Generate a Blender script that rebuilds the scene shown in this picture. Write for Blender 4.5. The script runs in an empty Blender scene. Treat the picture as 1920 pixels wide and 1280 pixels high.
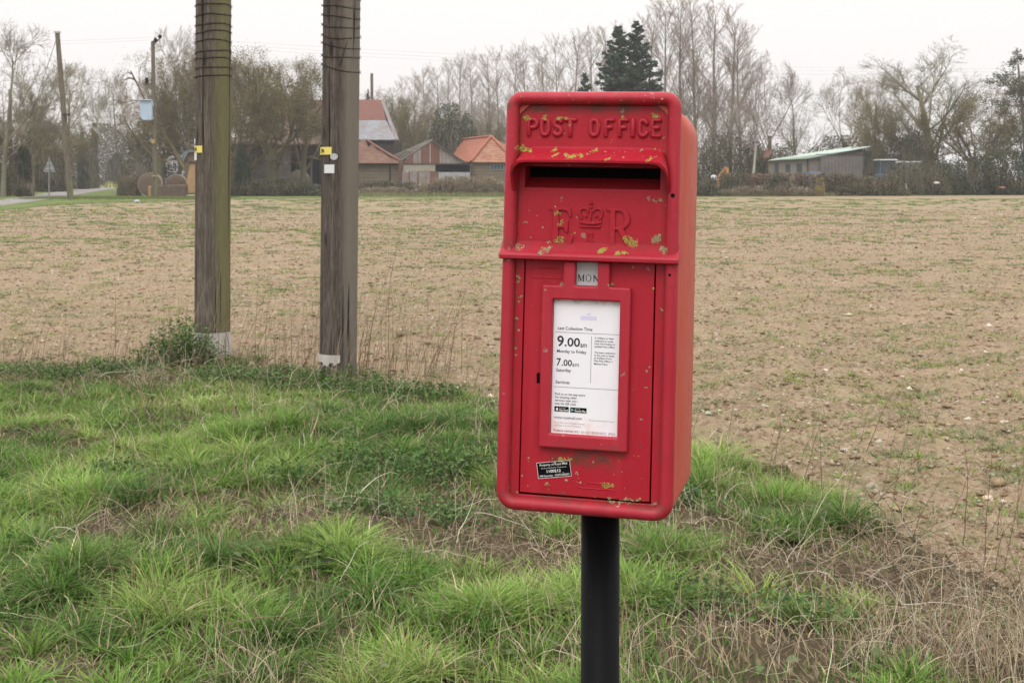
import bpy, bmesh, math, random
import numpy as np
from mathutils import Vector, Matrix, Euler
from mathutils.bvhtree import BVHTree
PI = math.pi
C = bpy.context.scene.collection
SC = bpy.context.scene
random.seed(7)
RNG = np.random.default_rng(11)

# ------------------------------------------------------------------ camera
EYE = 1.6
cam = bpy.data.cameras.new('camera'); camo = bpy.data.objects.new('camera', cam); C.objects.link(camo)
camo.location = (0, 0, EYE); camo.rotation_euler = (PI/2, 0, 0)
cam.sensor_width = 36; cam.lens = 45; cam.shift_y = -310/1920
cam.clip_start = 0.05; cam.clip_end = 3000
cam.dof.use_dof = True; cam.dof.focus_distance = 1.66; cam.dof.aperture_fstop = 32
SC.camera = camo
# ------------------------------------------------------------------ world: overcast
SUN_EL, SUN_AZ = 48, 200            # degrees; behind the camera, a little to the left
w = bpy.data.worlds.new('World'); SC.world = w; w.use_nodes = True
nt = w.node_tree; nt.nodes.clear()
def wn(t): return nt.nodes.new(t)
out = wn('ShaderNodeOutputWorld'); bg = wn('ShaderNodeBackground'); bg2 = wn('ShaderNodeBackground'); mx = wn('ShaderNodeMixShader')
sky = wn('ShaderNodeTexSky'); sky.sky_type = 'NISHITA'; sky.sun_disc = False
sky.sun_elevation = math.radians(SUN_EL); sky.sun_rotation = math.radians(SUN_AZ); sky.dust_density = 6; sky.air_density = 1
hs = wn('ShaderNodeHueSaturation'); hs.inputs['Saturation'].default_value = 0.12
nt.links.new(sky.outputs[0], hs.inputs['Color']); nt.links.new(hs.outputs[0], bg.inputs[0]); bg.inputs[1].default_value = 0.1
tc = wn('ShaderNodeTexCoord'); sp = wn('ShaderNodeSeparateXYZ'); nt.links.new(tc.outputs['Generated'], sp.inputs[0])
m1 = wn('ShaderNodeMath'); m1.operation = 'MAXIMUM'; nt.links.new(sp.outputs['Z'], m1.inputs[0]); m1.inputs[1].default_value = 0
cr = wn('ShaderNodeValToRGB'); nt.links.new(m1.outputs[0], cr.inputs[0])
el = cr.color_ramp.elements
el[0].position = 0; el[0].color = (1.02, .975, .965, 1); el[1].position = 1; el[1].color = (2.7, 2.7, 2.76, 1)
e = el.new(.14); e.color = (1.10, 1.055, 1.04, 1)
nt.links.new(cr.outputs[0], bg2.inputs[0]); bg2.inputs[1].default_value = 1.0
mx.inputs[0].default_value = 0.93
nt.links.new(bg.outputs[0], mx.inputs[1]); nt.links.new(bg2.outputs[0], mx.inputs[2]); nt.links.new(mx.outputs[0], out.inputs[0])
# sun behind cloud
sl = bpy.data.lights.new('sun', 'SUN'); sl.energy = 0.8; sl.angle = math.radians(22); sl.color = (1, .97, .92)
so = bpy.data.objects.new('sun', sl); C.objects.link(so)
so.rotation_euler = (math.radians(90-SUN_EL), 0, math.radians(-20))
SC.view_settings.view_transform = 'Standard'; SC.view_settings.look = 'None'
SC.view_settings.exposure = 0.03; SC.view_settings.gamma = 1
SC.render.engine = 'CYCLES'

# ------------------------------------------------------------------ helpers
def at(px, py, D): return Vector(((px-960)/2400*D, D, EYE+(330-py)/2400*D))
def X(px, D): return (px-960)/2400*D
def Zp(py, D): return EYE+(330-py)/2400*D

class G:
    """tiny shader graph writer"""
    def __init__(s, name, rough=.7, spec=.3):
        s.m = bpy.data.materials.new(name); s.m.use_nodes = True; s.nt = s.m.node_tree
        s.b = s.nt.nodes['Principled BSDF']; s.b.inputs['Roughness'].default_value = rough
        s.b.inputs['Specular IOR Level'].default_value = spec; s._tc = None
    def put(s, inp, v):
        if hasattr(v, 'is_linked') or isinstance(v, bpy.types.NodeSocket): s.nt.links.new(v, inp)
        elif isinstance(v, (tuple, list)) and inp.type == 'RGBA': inp.default_value = tuple(v)[:3]+(1,)
        else: inp.default_value = v
    def n(s, t, **kw):
        nd = s.nt.nodes.new(t)
        for k, v in kw.items():
            if k.startswith('_'): setattr(nd, k[1:], v)
            else: s.put(nd.inputs[k.replace('__', ' ')], v)
        return nd
    def co(s, k='Object'):
        if not s._tc: s._tc = s.n('ShaderNodeTexCoord')
        return s._tc.outputs[k]
    def pos(s): return s.n('ShaderNodeNewGeometry').outputs['Position']
    def mapv(s, v, sc=(1, 1, 1), loc=(0, 0, 0), rot=(0, 0, 0)):
        nd = s.n('ShaderNodeMapping'); s.put(nd.inputs[0], v)
        nd.inputs['Scale'].default_value = sc; nd.inputs['Location'].default_value = loc; nd.inputs['Rotation'].default_value = rot
        return nd.outputs[0]
    def noise(s, v, sc, det=4, ro=.55, dist=0): return s.n('ShaderNodeTexNoise', Vector=v, Scale=sc, Detail=det, Roughness=ro, Distortion=dist).outputs[0]
    def vor(s, v, sc, feat='F1', outp='Distance', rnd=1):
        nd = s.n('ShaderNodeTexVoronoi', _feature=feat); s.put(nd.inputs['Vector'], v); nd.inputs['Scale'].default_value = sc; nd.inputs['Randomness'].default_value = rnd
        return nd.outputs[outp]
    def ramp(s, f, stops, interp='LINEAR'):
        nd = s.n('ShaderNodeValToRGB'); s.put(nd.inputs[0], f); el = nd.color_ramp.elements; nd.color_ramp.interpolation = interp
        while len(el) < len(stops): el.new(.5)
        for e, (p, c) in zip(el, stops):
            e.position = p; e.color = (c, c, c, 1) if isinstance(c, (int, float)) else tuple(c)+(1,)
        return nd.outputs[0]
    def mix(s, f, a, b, mode='MIX'):
        nd = s.n('ShaderNodeMix', _data_type='RGBA', _blend_type=mode); s.put(nd.inputs[0], f); s.put(nd.inputs[6], a); s.put(nd.inputs[7], b)
        return nd.outputs[2]
    def math(s, op, a, b=0., c=None):
        nd = s.n('ShaderNodeMath', _operation=op); s.put(nd.inputs[0], a); s.put(nd.inputs[1], b)
        if c is not None: s.put(nd.inputs[2], c)
        return nd.outputs[0]
    def xyz(s, v):
        nd = s.n('ShaderNodeSeparateXYZ'); s.put(nd.inputs[0], v); return nd.outputs
    def col(s): return s.n('ShaderNodeAttribute', _attribute_name='Col').outputs['Color']
    def bump(s, h, st=.5, d=.01):
        nd = s.n('ShaderNodeBump', Height=h, Strength=st, Distance=d); s.nt.links.new(nd.outputs[0], s.b.inputs['Normal'])
    def out(s, c=None, rough=None):
        if c is not None: s.put(s.b.inputs['Base Color'], c)
        if rough is not None: s.put(s.b.inputs['Roughness'], rough)
        return s.m

def flat(name, c, rough=.7, spec=.3, var=.18, sc=6):
    g = G(name, rough, spec)
    n = g.ramp(g.noise(g.co(), sc, 5), [(.25, tuple(max(0, x*(1-var)) for x in c)), (.75, tuple(x*(1+var) for x in c))])
    return g.out(n)
def colmat(name, rough=.8, trans=0, var=.0):
    """albedo from the mesh's own colour attribute (the kind of each blade, leaf or twig)"""
    g = G(name, rough, .15)
    c = g.col()
    g.out(c)
    if trans:
        tr = g.n('ShaderNodeBsdfTranslucent'); g.put(tr.inputs[0], c)
        mxs = g.n('ShaderNodeMixShader'); mxs.inputs[0].default_value = trans
        o = g.nt.nodes['Material Output']
        g.nt.links.new(g.b.outputs[0], mxs.inputs[1]); g.nt.links.new(tr.outputs[0], mxs.inputs[2]); g.nt.links.new(mxs.outputs[0], o.inputs[0])
    return g.m

def tag(o, label=None, cat=None, group=None, kind=None):
    if label: o['label'] = label
    if cat: o['category'] = cat
    if group: o['group'] = group
    if kind: o['kind'] = kind
    return o
def empty(name, loc, label, cat, group=None, rot=(0, 0, 0)):
    o = bpy.data.objects.new(name, None); C.objects.link(o); o.location = loc; o.rotation_euler = rot
    o.empty_display_size = .1
    return tag(o, label, cat, group)
def link(name, me, mat, parent=None, loc=None):
    o = bpy.data.objects.new(name, me)
    if mat is not None: me.materials.append(mat)
    C.objects.link(o)
    if parent is not None: o.parent = parent
    if loc is not None: o.location = loc
    return o
def mesh_np(name, V, faces, colr=None, smooth=False):
    """V (N,3); faces = list of int arrays (M,k)"""
    me = bpy.data.meshes.new(name); V = np.asarray(V, np.float32)
    me.vertices.add(len(V)); me.vertices.foreach_set('co', V.ravel())
    fs = [np.asarray(f, np.int32) for f in faces if len(f)]
    loops = np.concatenate([f.ravel() for f in fs]); tot = np.concatenate([np.full(len(f), f.shape[1], np.int32) for f in fs])
    st = np.concatenate([[0], np.cumsum(tot)[:-1]]).astype(np.int32)
    me.loops.add(len(loops)); me.loops.foreach_set('vertex_index', loops)
    me.polygons.add(len(tot)); me.polygons.foreach_set('loop_start', st); me.polygons.foreach_set('loop_total', tot)
    if smooth: me.polygons.foreach_set('use_smooth', np.ones(len(tot), bool))
    me.update(calc_edges=True)
    if colr is not None:
        a = me.color_attributes.new('Col', 'FLOAT_COLOR', 'POINT')
        c = np.ones((len(V), 4), np.float32); c[:, :3] = colr; a.data.foreach_set('color', c.ravel())
    return me
def tubes_np(P0, P1, r0, r1, n=3):
    P0 = np.asarray(P0, float); P1 = np.asarray(P1, float); d = P1-P0; d /= np.maximum(np.linalg.norm(d, axis=1, keepdims=True), 1e-9)
    a = np.where(np.abs(d[:, 2:3]) > .9, np.array([[1., 0, 0]]), np.array([[0, 0, 1.]]))
    u = np.cross(d, a); u /= np.linalg.norm(u, axis=1, keepdims=True); v = np.cross(d, u)
    N = len(P0); V = np.zeros((N, 2*n, 3)); r0 = np.asarray(r0)[:, None]; r1 = np.asarray(r1)[:, None]
    for k in range(n):
        t = 2*PI*k/n; o = u*math.cos(t)+v*math.sin(t)
        V[:, k] = P0+o*r0; V[:, n+k] = P1+o*r1
    b = (np.arange(N)*2*n)[:, None]
    F = np.concatenate([b+np.array([[k, (k+1) % n, n+(k+1) % n, n+k]]) for k in range(n)])
    return V.reshape(-1, 3), F
class MB:
    """collects shapes (world or local coordinates) into one mesh"""
    def __init__(s): s.v = []; s.f = []
    def add(s, V, F):
        b = len(s.v); s.v += [tuple(x) for x in V]; s.f += [tuple(b+i for i in f) for f in F]; return s
    def box(s, c, d, rot=None):
        c = Vector(c); h = Vector(d)/2; V = []
        for z in (-1, 1):
            for y in (-1, 1):
                for x in (-1, 1):
                    p = Vector((x*h.x, y*h.y, z*h.z))
                    if rot is not None: p = Euler(rot).to_matrix() @ p
                    V.append(c+p)
        return s.add(V, [(0, 2, 3, 1), (4, 5, 7, 6), (0, 1, 5, 4), (2, 6, 7, 3), (0, 4, 6, 2), (1, 3, 7, 5)])
    def prism(s, pts, off):
        """closed outline pts extruded by vector off"""
        n = len(pts); off = Vector(off); V = [Vector(p) for p in pts]; V += [p+off for p in V]
        F = [tuple(range(n-1, -1, -1)), tuple(range(n, 2*n))]+[(i, (i+1) % n, n+(i+1) % n, n+i) for i in range(n)]
        return s.add(V, F)
    def tube(s, pts, r, n=8, cap=True):
        pts = [Vector(p) for p in pts]; r = r if isinstance(r, (list, tuple)) else [r]*len(pts); V = []; F = []
        for i, p in enumerate(pts):
            d = (pts[min(i+1, len(pts)-1)]-pts[max(i-1, 0)]).normalized(); a = Vector((0, 0, 1)) if abs(d.z) < .9 else Vector((0, 1, 0))
            u = d.cross(a).normalized(); v = d.cross(u)
            for k in range(n): V.append(p+(u*math.cos(2*PI*k/n)+v*math.sin(2*PI*k/n))*r[i])
        for i in range(len(pts)-1):
            for k in range(n): F.append((i*n+k, i*n+(k+1) % n, (i+1)*n+(k+1) % n, (i+1)*n+k))
        if cap: F += [tuple(range(n-1, -1, -1)), tuple(range((len(pts)-1)*n, len(pts)*n))]
        return s.add(V, F)
    def build(s, name, mat, parent=None, loc=None, smooth=False, bevel=0, seg=2, local=False):
        """vertices given in world coordinates are made relative to the parent / loc"""
        o_ = Vector((0, 0, 0))
        if not local: o_ = parent.location.copy() if parent is not None else (Vector(loc) if loc is not None else o_)
        if not local and parent is not None and parent.parent is not None: o_ = parent.location+parent.parent.location
        me = bpy.data.meshes.new(name); me.from_pydata([tuple(Vector(v)-o_) for v in s.v], [], s.f)
        bm = bmesh.new(); bm.from_mesh(me); bmesh.ops.recalc_face_normals(bm, faces=bm.faces)
        if smooth:
            for f in bm.faces: f.smooth = True
        bm.to_mesh(me); bm.free()
        o = link(name, me, mat, parent, loc)
        if bevel:
            b = o.modifiers.new('bevel', 'BEVEL'); b.width = bevel; b.segments = seg; b.limit_method = 'ANGLE'; b.angle_limit = math.radians(35)
        return o

# value noise on numpy arrays
_T = np.random.default_rng(3).random((256, 256))
def vn(x, y, s=1., o=0):
    x = np.asarray(x)*s+o*17.3+500; y = np.asarray(y)*s+o*9.1+500
    xi = np.floor(x).astype(int); yi = np.floor(y).astype(int); fx = x-xi; fy = y-yi; fx = fx*fx*(3-2*fx); fy = fy*fy*(3-2*fy)
    g = lambda a, b: _T[(a+o*31) % 256, b % 256]
    return (g(xi, yi)*(1-fx)+g(xi+1, yi)*fx)*(1-fy)+(g(xi, yi+1)*(1-fx)+g(xi+1, yi+1)*fx)*fy
def fbm(x, y, s=1., o=0, n=4):
    r = 0; a = 1; t = 0
    for k in range(n): r = r+a*vn(x, y, s*2**k, o+k); t += a; a *= .5
    return r/t

# ------------------------------------------------------------------ materials
def soil_mat():
    g = G('soil', .95, .1); p = g.pos()
    big = g.noise(g.mapv(p, (.25, .6, 1)), 1, 5); mid = g.noise(p, 3.5, 6, .65); fine = g.noise(p, 26, 5, .7)
    c = g.mix(g.ramp(mid, [(.36, 0), (.64, 1)]), (.150, .097, .054), (.325, .236, .143))
    c = g.mix(g.ramp(big, [(.35, .55), (.6, 0)]), c, (.135, .085, .045))
    tr = g.noise(g.mapv(p, (.10, 1.5, 1), rot=(0, 0, -.22)), 1, 4, .6); c = g.mix(g.ramp(tr, [(.5, 0), (.7, .4)]), c, (.12, .08, .045))
    c = g.mix(g.ramp(fine, [(.35, 0), (.68, 1)]), c, (.385, .295, .20))
    c = g.mix(g.ramp(fine, [(.3, .9), (.42, 0)]), c, (.135, .085, .052))
    # far part of the field carries a thin bloom of weeds
    y = g.xyz(p)[1]
    far = g.ramp(g.math('DIVIDE', y, 110.), [(.1, 0), (.95, .55)])
    c = g.mix(far, c, (.262, .212, .125))
    pb = g.vor(p, 17); pc = g.vor(p, 17, outp='Color')
    st = g.math('MULTIPLY', g.ramp(pb, [(.16, 1), (.24, 0)]), g.ramp(g.xyz(pc)[0], [(.64, 0), (.68, 1)]))
    c = g.mix(st, c, g.mix(g.xyz(pc)[1], (.36, .30, .22), (.52, .46, .37)))
    pb2 = g.vor(g.mapv(p, (1, .55, 1)), 3.2); pc2 = g.vor(g.mapv(p, (1, .55, 1)), 3.2, outp='Color')
    st2 = g.math('MULTIPLY', g.ramp(pb2, [(.1, 1), (.16, 0)]), g.math('MULTIPLY', g.ramp(g.xyz(pc2)[0], [(.6, 0), (.63, 1)]), g.ramp(g.math('DIVIDE', y, 60.), [(.2, 0), (.6, .8)])))
    c = g.mix(st2, c, (.5, .44, .36))
    gm = g.math('MULTIPLY', g.ramp(g.noise(g.mapv(p, (1, 1, 1)), 1.9, 4, .6), [(.54, 0), (.66, 1)]), g.ramp(g.noise(p, .16, 3), [(.38, .15), (.62, .95)]))
    gm = g.math('MULTIPLY', gm, g.ramp(fine, [(.3, .3), (.6, 1)]))
    c = g.mix(g.math('MULTIPLY', gm, g.ramp(g.math('DIVIDE', y, 100.), [(.05, .7), (.6, .22)])), c, (.105, .15, .035))
    g.bump(g.math('ADD', g.math('MULTIPLY', mid, .7), g.math('MULTIPLY', fine, .6)), 1, .05)
    return g.out(c)
def verge_mat():
    g = G('verge_soil', .95, .1); p = g.pos()
    n = g.noise(p, 6, 6, .7); f = g.noise(g.mapv(p, (60, 9, 20), rot=(0, 0, .7)), 1, 4)
    c = g.mix(g.ramp(n, [(.35, 0), (.65, 1)]), (.035, .035, .015), (.09, .065, .038))
    c = g.mix(g.ramp(f, [(.52, 0), (.64, .8)]), c, (.20, .155, .095))
    g.bump(f, .8, .03)
    return g.out(c)
def pole_mat(name, base, dark, algae, side):
    g = G(name, .9, .1); o = g.co()
    fib = g.noise(g.mapv(o, (60, 60, 1.6)), 1, 5, .6); fib2 = g.noise(g.mapv(o, (14, 14, .5)), 1, 4)
    bl = g.noise(g.mapv(o, (6, 6, 2.2)), 1, 6, .68); gr_ = g.noise(g.mapv(o, (150, 150, 7)), 1, 4, .7)
    c = g.mix(g.ramp(fib, [(.3, 0), (.7, 1)]), dark, base)
    c = g.mix(g.ramp(bl, [(.4, 0), (.7, .55)]), c, tuple(x*.62 for x in dark))
    c = g.mix(g.ramp(gr_, [(.42, .65), (.56, 0)]), c, tuple(x_*.55 for x_ in dark)); c = g.mix(g.ramp(gr_, [(.55, 0), (.7, .5)]), c, tuple(x_*1.5 for x_ in base))
    x, y, z = g.xyz(o)[0], g.xyz(o)[1], g.xyz(o)[2]
    if algae:
        k = g.ramp(g.math('ADD', g.math('MULTIPLY', x, 1/.3), g.math('MULTIPLY_ADD', bl, .35, .24)), [(.5, 0), (.76, 1)])
        c = g.mix(g.math('MULTIPLY', k, g.ramp(fib2, [(.25, .25), (.6, .75)])), c, algae)
    if side:
        k = g.ramp(g.math('ADD', g.math('MULTIPLY', x, 1/.3), g.math('MULTIPLY_ADD', fib2, .22, .42)), [(.66, 0), (.86, .75)])
        c = g.mix(k, c, side)
    ck = g.ramp(g.noise(g.mapv(o, (30, 30, .42), (3, 1, 0)), 1, 3, .5), [(.355, 0), (.385, 1)])
    c = g.mix(ck, tuple(x*.25 for x in dark), c)
    kn = g.vor(g.mapv(o, (5, 5, 1.4)), 1); c = g.mix(g.ramp(kn, [(.06, .9), (.13, 0)]), c, tuple(x*.35 for x in dark))
    g.bump(g.math('ADD', g.math('ADD', fib, gr_), g.math('MULTIPLY', ck, 1.2)), .9, .007)
    return g.out(c)
def paint_mat(name, base, lite, grime_ao=True, fade=False, glow=.42):
    g = G(name, glow, .26); o = g.co()
    n = g.noise(o, 9, 5, .6); n2 = g.noise(o, 45, 5, .6); n3 = g.noise(o, 260, 3, .6)
    c = g.mix(g.ramp(n, [(.3, 0), (.75, 1)]), base, lite)
    c = g.mix(g.ramp(n2, [(.56, 0), (.8, .28)]), c, tuple(x*.55 for x in base))
    rn = g.noise(g.mapv(o, (38, 38, 4)), 1, 4, .6); c = g.mix(g.ramp(rn, [(.55, 0), (.75, .3)]), c, tuple(min(.6, x*1.25+.02) for x in lite)); c = g.mix(g.ramp(g.noise(g.mapv(o, (55, 55, 3), (7, 7, 7)), 1, 4, .6), [(.6, 0), (.75, .35)]), c, tuple(x*.6 for x in base))
    if fade:
        st = g.noise(g.mapv(o, (1, 60, 2)), 1, 4)
        c = g.mix(g.ramp(st, [(.35, 0), (.75, .35)]), c, (.40, .16, .11))
        c = g.mix(g.ramp(g.noise(g.mapv(o, (1, 14, 5), (3, 2, 8)), 1, 4), [(.55, 0), (.8, .45)]), c, (.4, .06, .055))
    if grime_ao:
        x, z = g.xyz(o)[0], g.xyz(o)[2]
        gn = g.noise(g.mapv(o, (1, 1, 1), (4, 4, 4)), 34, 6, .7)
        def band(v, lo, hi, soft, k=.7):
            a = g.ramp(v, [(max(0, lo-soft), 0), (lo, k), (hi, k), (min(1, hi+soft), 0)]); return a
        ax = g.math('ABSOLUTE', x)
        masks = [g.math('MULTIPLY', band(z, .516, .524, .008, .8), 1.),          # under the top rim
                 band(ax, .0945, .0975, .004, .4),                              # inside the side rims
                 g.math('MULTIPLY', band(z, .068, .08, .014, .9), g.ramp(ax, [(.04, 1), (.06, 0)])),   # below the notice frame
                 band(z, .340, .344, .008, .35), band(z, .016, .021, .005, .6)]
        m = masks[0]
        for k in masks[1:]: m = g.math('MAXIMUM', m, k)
        c = g.mix(g.math('MULTIPLY', m, g.ramp(gn, [(.42, 0), (.62, 1)])), c, (.075, .05, .03))  # blotchy dark grime painted into the recesses, much like ambient occlusion
        c = g.mix(g.ramp(g.noise(o, 120, 4, .7), [(.66, 0), (.72, .8)]), c, (.13, .075, .05))
        chips = g.ramp(g.noise(g.mapv(o, (1, 1, 1), (9, 2, 5)), 62, 3, .5), [(.715, 0), (.73, .85)])
        c = g.mix(chips, c, (.30, .17, .15))
    g.bump(g.math('ADD', g.math('MULTIPLY', n2, .6), g.math('MULTIPLY', n3, .25)), .35, .0022)
    rr = g.ramp(n2, [(.3, glow-.08), (.7, glow+.12)])
    return g.out(c, rr)

M = {}
RED = (.345, .010, .022); RED2 = (.40, .014, .028)
M['red'] = paint_mat('post_box_red', RED, RED2)
M['red_rim'] = paint_mat('post_box_rim_red', (.355, .016, .030), (.40, .028, .044))
M['faded'] = paint_mat('post_box_sun_faded_red', (.455, .070, .046), (.48, .105, .072), grime_ao=False, fade=True, glow=.6)
M['red_in'] = flat('post_box_slot_red', (.25, .012, .018), .5)
M['black_in'] = flat('slot_black', (.006, .005, .005), .9, .05)
M['black_gloss'] = flat('gloss_black', (.005, .005, .0055), .55, .06, .3, 20)
g = G('painted_post_black', .5, .08); o = g.co(); c = g.mix(g.ramp(g.noise(o, 70, 5, .7), [(.64, 0), (.7, .8)]), (.005, .005, .0055), (.024, .02, .017)); c = g.mix(g.ramp(g.noise(g.mapv(o, (30, 30, 2)), 1, 4), [(.6, 0), (.75, .5)]), c, (.011, .0105, .010)); M['post'] = g.out(c)
M['ink'] = flat('ink', (.045, .045, .05), .8, .05, 0)
M['ink_soft'] = flat('grey_ink', (.22, .20, .20), .8, .05, 0)
M['ink_lilac'] = flat('lilac_ink', (.62, .60, .78), .8, .05, 0)
M['white_ink'] = flat('white_ink', (.8, .8, .78), .7, .1, 0)
M['ink_red'] = flat('faded_red_ink', (.50, .33, .28), .8, .05, 0)
M['blue_ink'] = flat('blue_ink', (.15, .45, .5), .8, .05, 0)
g = G('notice_paper', .35, .4); o = g.co(); z = g.xyz(o)[2]; xx = g.xyz(o)[0]
c = g.mix(g.ramp(g.noise(o, 30, 3), [(.3, 0), (.8, 1)]), (.78, .77, .80), (.83, .82, .84))
st = g.math('MULTIPLY', g.ramp(z, [(.098, 1), (.125, 0)]), g.ramp(g.noise(g.mapv(o, (1, 1, 1.6)), 55, 4), [(.42, 0), (.68, .9)]))
st = g.math('MULTIPLY', st, g.ramp(g.math('ABSOLUTE', g.math('ADD', xx, .012)), [(.012, 1), (.04, .35)]))
c = g.mix(st, c, (.62, .36, .18))
dk = g.math('MULTIPLY', g.ramp(z, [(.266, 0), (.272, .9)]), g.ramp(g.noise(o, 90, 4), [(.45, 0), (.6, 1)]))
c = g.mix(dk, c, (.30, .27, .20)); M['paper'] = g.out(c)
M['tab'] = flat('grey_tab_paper', (.42, .42, .42), .6, .2, .12, 30)
g = G('lichen', .95, .05); g.bump(g.noise(g.co(), 900, 3), 1, .001); g.out(g.mix(g.ramp(g.noise(g.co(), 500, 2), [(.3, 0), (.7, .3)]), g.col(), (.12, .10, .04))); M['lichen'] = g.m

M['soil'] = soil_mat(); M['verge'] = verge_mat()
M['pole_a'] = pole_mat('weathered_pole_with_algae', (.215, .185, .150), (.10, .082, .066), (.185, .180, .080), None)
M['pole_b'] = pole_mat('weathered_dark_pole', (.18, .152, .128), (.075, .061, .051), None, (.20, .18, .148))
M['pole_far'] = pole_mat('weathered_far_pole', (.21, .18, .135), (.13, .11, .08), (.17, .19, .07), None)
M['wire'] = flat('rusty_wire', (.045, .034, .03), .8, .2, .2, 60)
M['yellow'] = flat('yellow_plate', (.72, .60, .14), .5, .3, .04)
M['white_pl'] = flat('white_plate', (.66, .66, .66), .5, .3, .06)
M['metal'] = flat('dull_metal', (.42, .42, .44), .45, .5, .15, 40)
M['wrap'] = flat('pale_wrap', (.46, .44, .40), .8, .2, .2, 14)
M['blade'] = colmat('grass_blade', .6, .22)
M['dead'] = colmat('dead_stem', .85, 0)
M['leaf'] = colmat('leaf', .55, .25)
M['twig'] = colmat('twig', .9, 0)
M['stone'] = colmat('flint', .7, 0)
M['needle'] = colmat('needle', .8, .1)

exec_parts = []
# ------------------------------------------------------------------ 2D curve -> mesh
def c2m(name, cu):
    ob = bpy.data.objects.new('tmp', cu); C.objects.link(ob)
    dg = bpy.context.evaluated_depsgraph_get(); dg.update()
    me = bpy.data.meshes.new_from_object(ob.evaluated_get(dg)); me.name = name
    bpy.data.objects.remove(ob); bpy.data.curves.remove(cu); return me
def to_xz(me, y): me.transform(Matrix.Translation((0, y, 0)) @ Matrix.Rotation(PI/2, 4, 'X')); return me
def curve_prism(polys, depth, bev=0, res=2):
    """flat outlines (x,z) -> solid with front face at y = -depth (after to_xz at y=0), back at y=0"""
    cu = bpy.data.curves.new('c', 'CURVE'); cu.dimensions = '2D'; cu.fill_mode = 'BOTH'
    cu.extrude = max(0, depth/2-bev); cu.bevel_depth = bev; cu.bevel_resolution = res; cu.offset = -bev
    for P in polys:
        s = cu.splines.new('POLY'); s.points.add(len(P)-1); s.use_cyclic_u = True
        for q, p in zip(s.points, P): q.co = (p[0], p[1], 0, 1)
    return to_xz(c2m('m', cu), -depth/2)
_CAP = None
def text_mesh(s, x, z, w=None, cap=.004, bold=0., thick=.00012, y=0., align='LEFT'):
    """s starts at x with its baseline at z, width w, capital height cap (metres)"""
    global _CAP
    def mk(t, off=0):
        cu = bpy.data.curves.new('t', 'FONT'); cu.body = t; cu.size = 1; cu.offset = off; cu.resolution_u = 3; cu.fill_mode = 'FRONT'
        return c2m('t', cu)
    if _CAP is None:
        m = mk('H'); _CAP = max(v.co.y for v in m.vertices); bpy.data.meshes.remove(m)
    m = mk(s, bold)
    xs = [v.co.x for v in m.vertices]; x0, x1 = min(xs), max(xs); k = cap/_CAP; kx = (w/(x1-x0)) if w else k
    if align == 'CENTER': x = x-kx*(x1-x0)/2
    m.transform(Matrix.Translation((x, z, thick)) @ Matrix.Diagonal((kx, k, 1, 1)) @ Matrix.Translation((-x0, 0, 0)))
    return to_xz(m, y)
def join_meshes(name, ms):
    bm = bmesh.new()
    for m in ms: bm.from_mesh(m); bpy.data.meshes.remove(m)
    me = bpy.data.meshes.new(name); bm.to_mesh(me); bm.free(); return me
def rect_mesh(x0, x1, z0, z1, y):
    me = bpy.data.meshes.new('r'); me.from_pydata([(x0, y, z0), (x1, y, z0), (x1, y, z1), (x0, y, z1)], [], [(0, 1, 2, 3)]); return me
def rrect(x0, x1, z0, z1, rt, rb=None, n=8):
    rb = rt if rb is None else rb; P = []
    for cx, cz, r, a in ((x1-rb, z0+rb, rb, -90), (x1-rt, z1-rt, rt, 0), (x0+rt, z1-rt, rt, 90), (x0+rb, z0+rb, rb, 180)):
        for k in range(n+1):
            t = math.radians(a+90*k/n); P.append((cx+r*math.cos(t), cz+r*math.sin(t)))
    return P
def sweep(path, prof, closed=True):
    """path (x,z) points, prof (n,y) points: n along the path's outward normal"""
    V = []; F = []; n = len(path); m = len(prof)
    for i, p in enumerate(path):
        a = Vector(path[(i-1) % n] if closed or i else p); b = Vector(path[(i+1) % n] if closed or i < n-1 else p); d = (b-a).normalized(); nm = (d.y, -d.x)
        for q in prof: V.append((p[0]+nm[0]*q[0], q[1], p[1]+nm[1]*q[0]))
    for i in range(n if closed else n-1):
        for k in range(m): F.append((i*m+k, i*m+(k+1) % m, ((i+1) % n)*m+(k+1) % m, ((i+1) % n)*m+k))
    return V, F

# ================================================================== POST BOX
mm = .001
Rb = Matrix.Rotation(math.radians(-13.736), 4, 'Z') @ Matrix.Rotation(math.radians(-2.322), 4, 'X') @ Matrix.Rotation(math.radians(1.0), 4, 'Y')
Wb = Matrix.Translation((.0905, 1.630, EYE-.4312)) @ Rb
box = empty('post_box', (.122, 1.745, 0), 'red cast iron lamp-type post box spotted with yellow lichen on a black post', 'post box', rot=(0, 0, math.radians(-13.7)))
Eb = Matrix.Translation(box.location) @ Matrix.Rotation(math.radians(-13.7), 4, 'Z')
Tb = Eb.inverted() @ Wb
def bpart(name, me, mat, parent=None, smooth=False, bevel=0, seg=2, label=None):
    o = link(name, me, mat, parent or box)
    if parent is None: o.location, o.rotation_euler = Tb.to_translation(), Tb.to_euler()
    if smooth:
        for f in me.polygons: f.use_smooth = True
    if bevel:
        b = o.modifiers.new('bevel', 'BEVEL'); b.width = bevel; b.segments = seg; b.limit_method = 'ANGLE'; b.angle_limit = math.radians(30)
        b.harden_normals = False
    if label: o['label'] = label
    return o
def pymesh(V, F, smooth_ang=None):
    me = bpy.data.meshes.new('m'); me.from_pydata([tuple(v) for v in V], [], F)
    bm = bmesh.new(); bm.from_mesh(me); bmesh.ops.recalc_face_normals(bm, faces=bm.faces); bm.to_mesh(me); bm.free()
    return me
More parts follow.
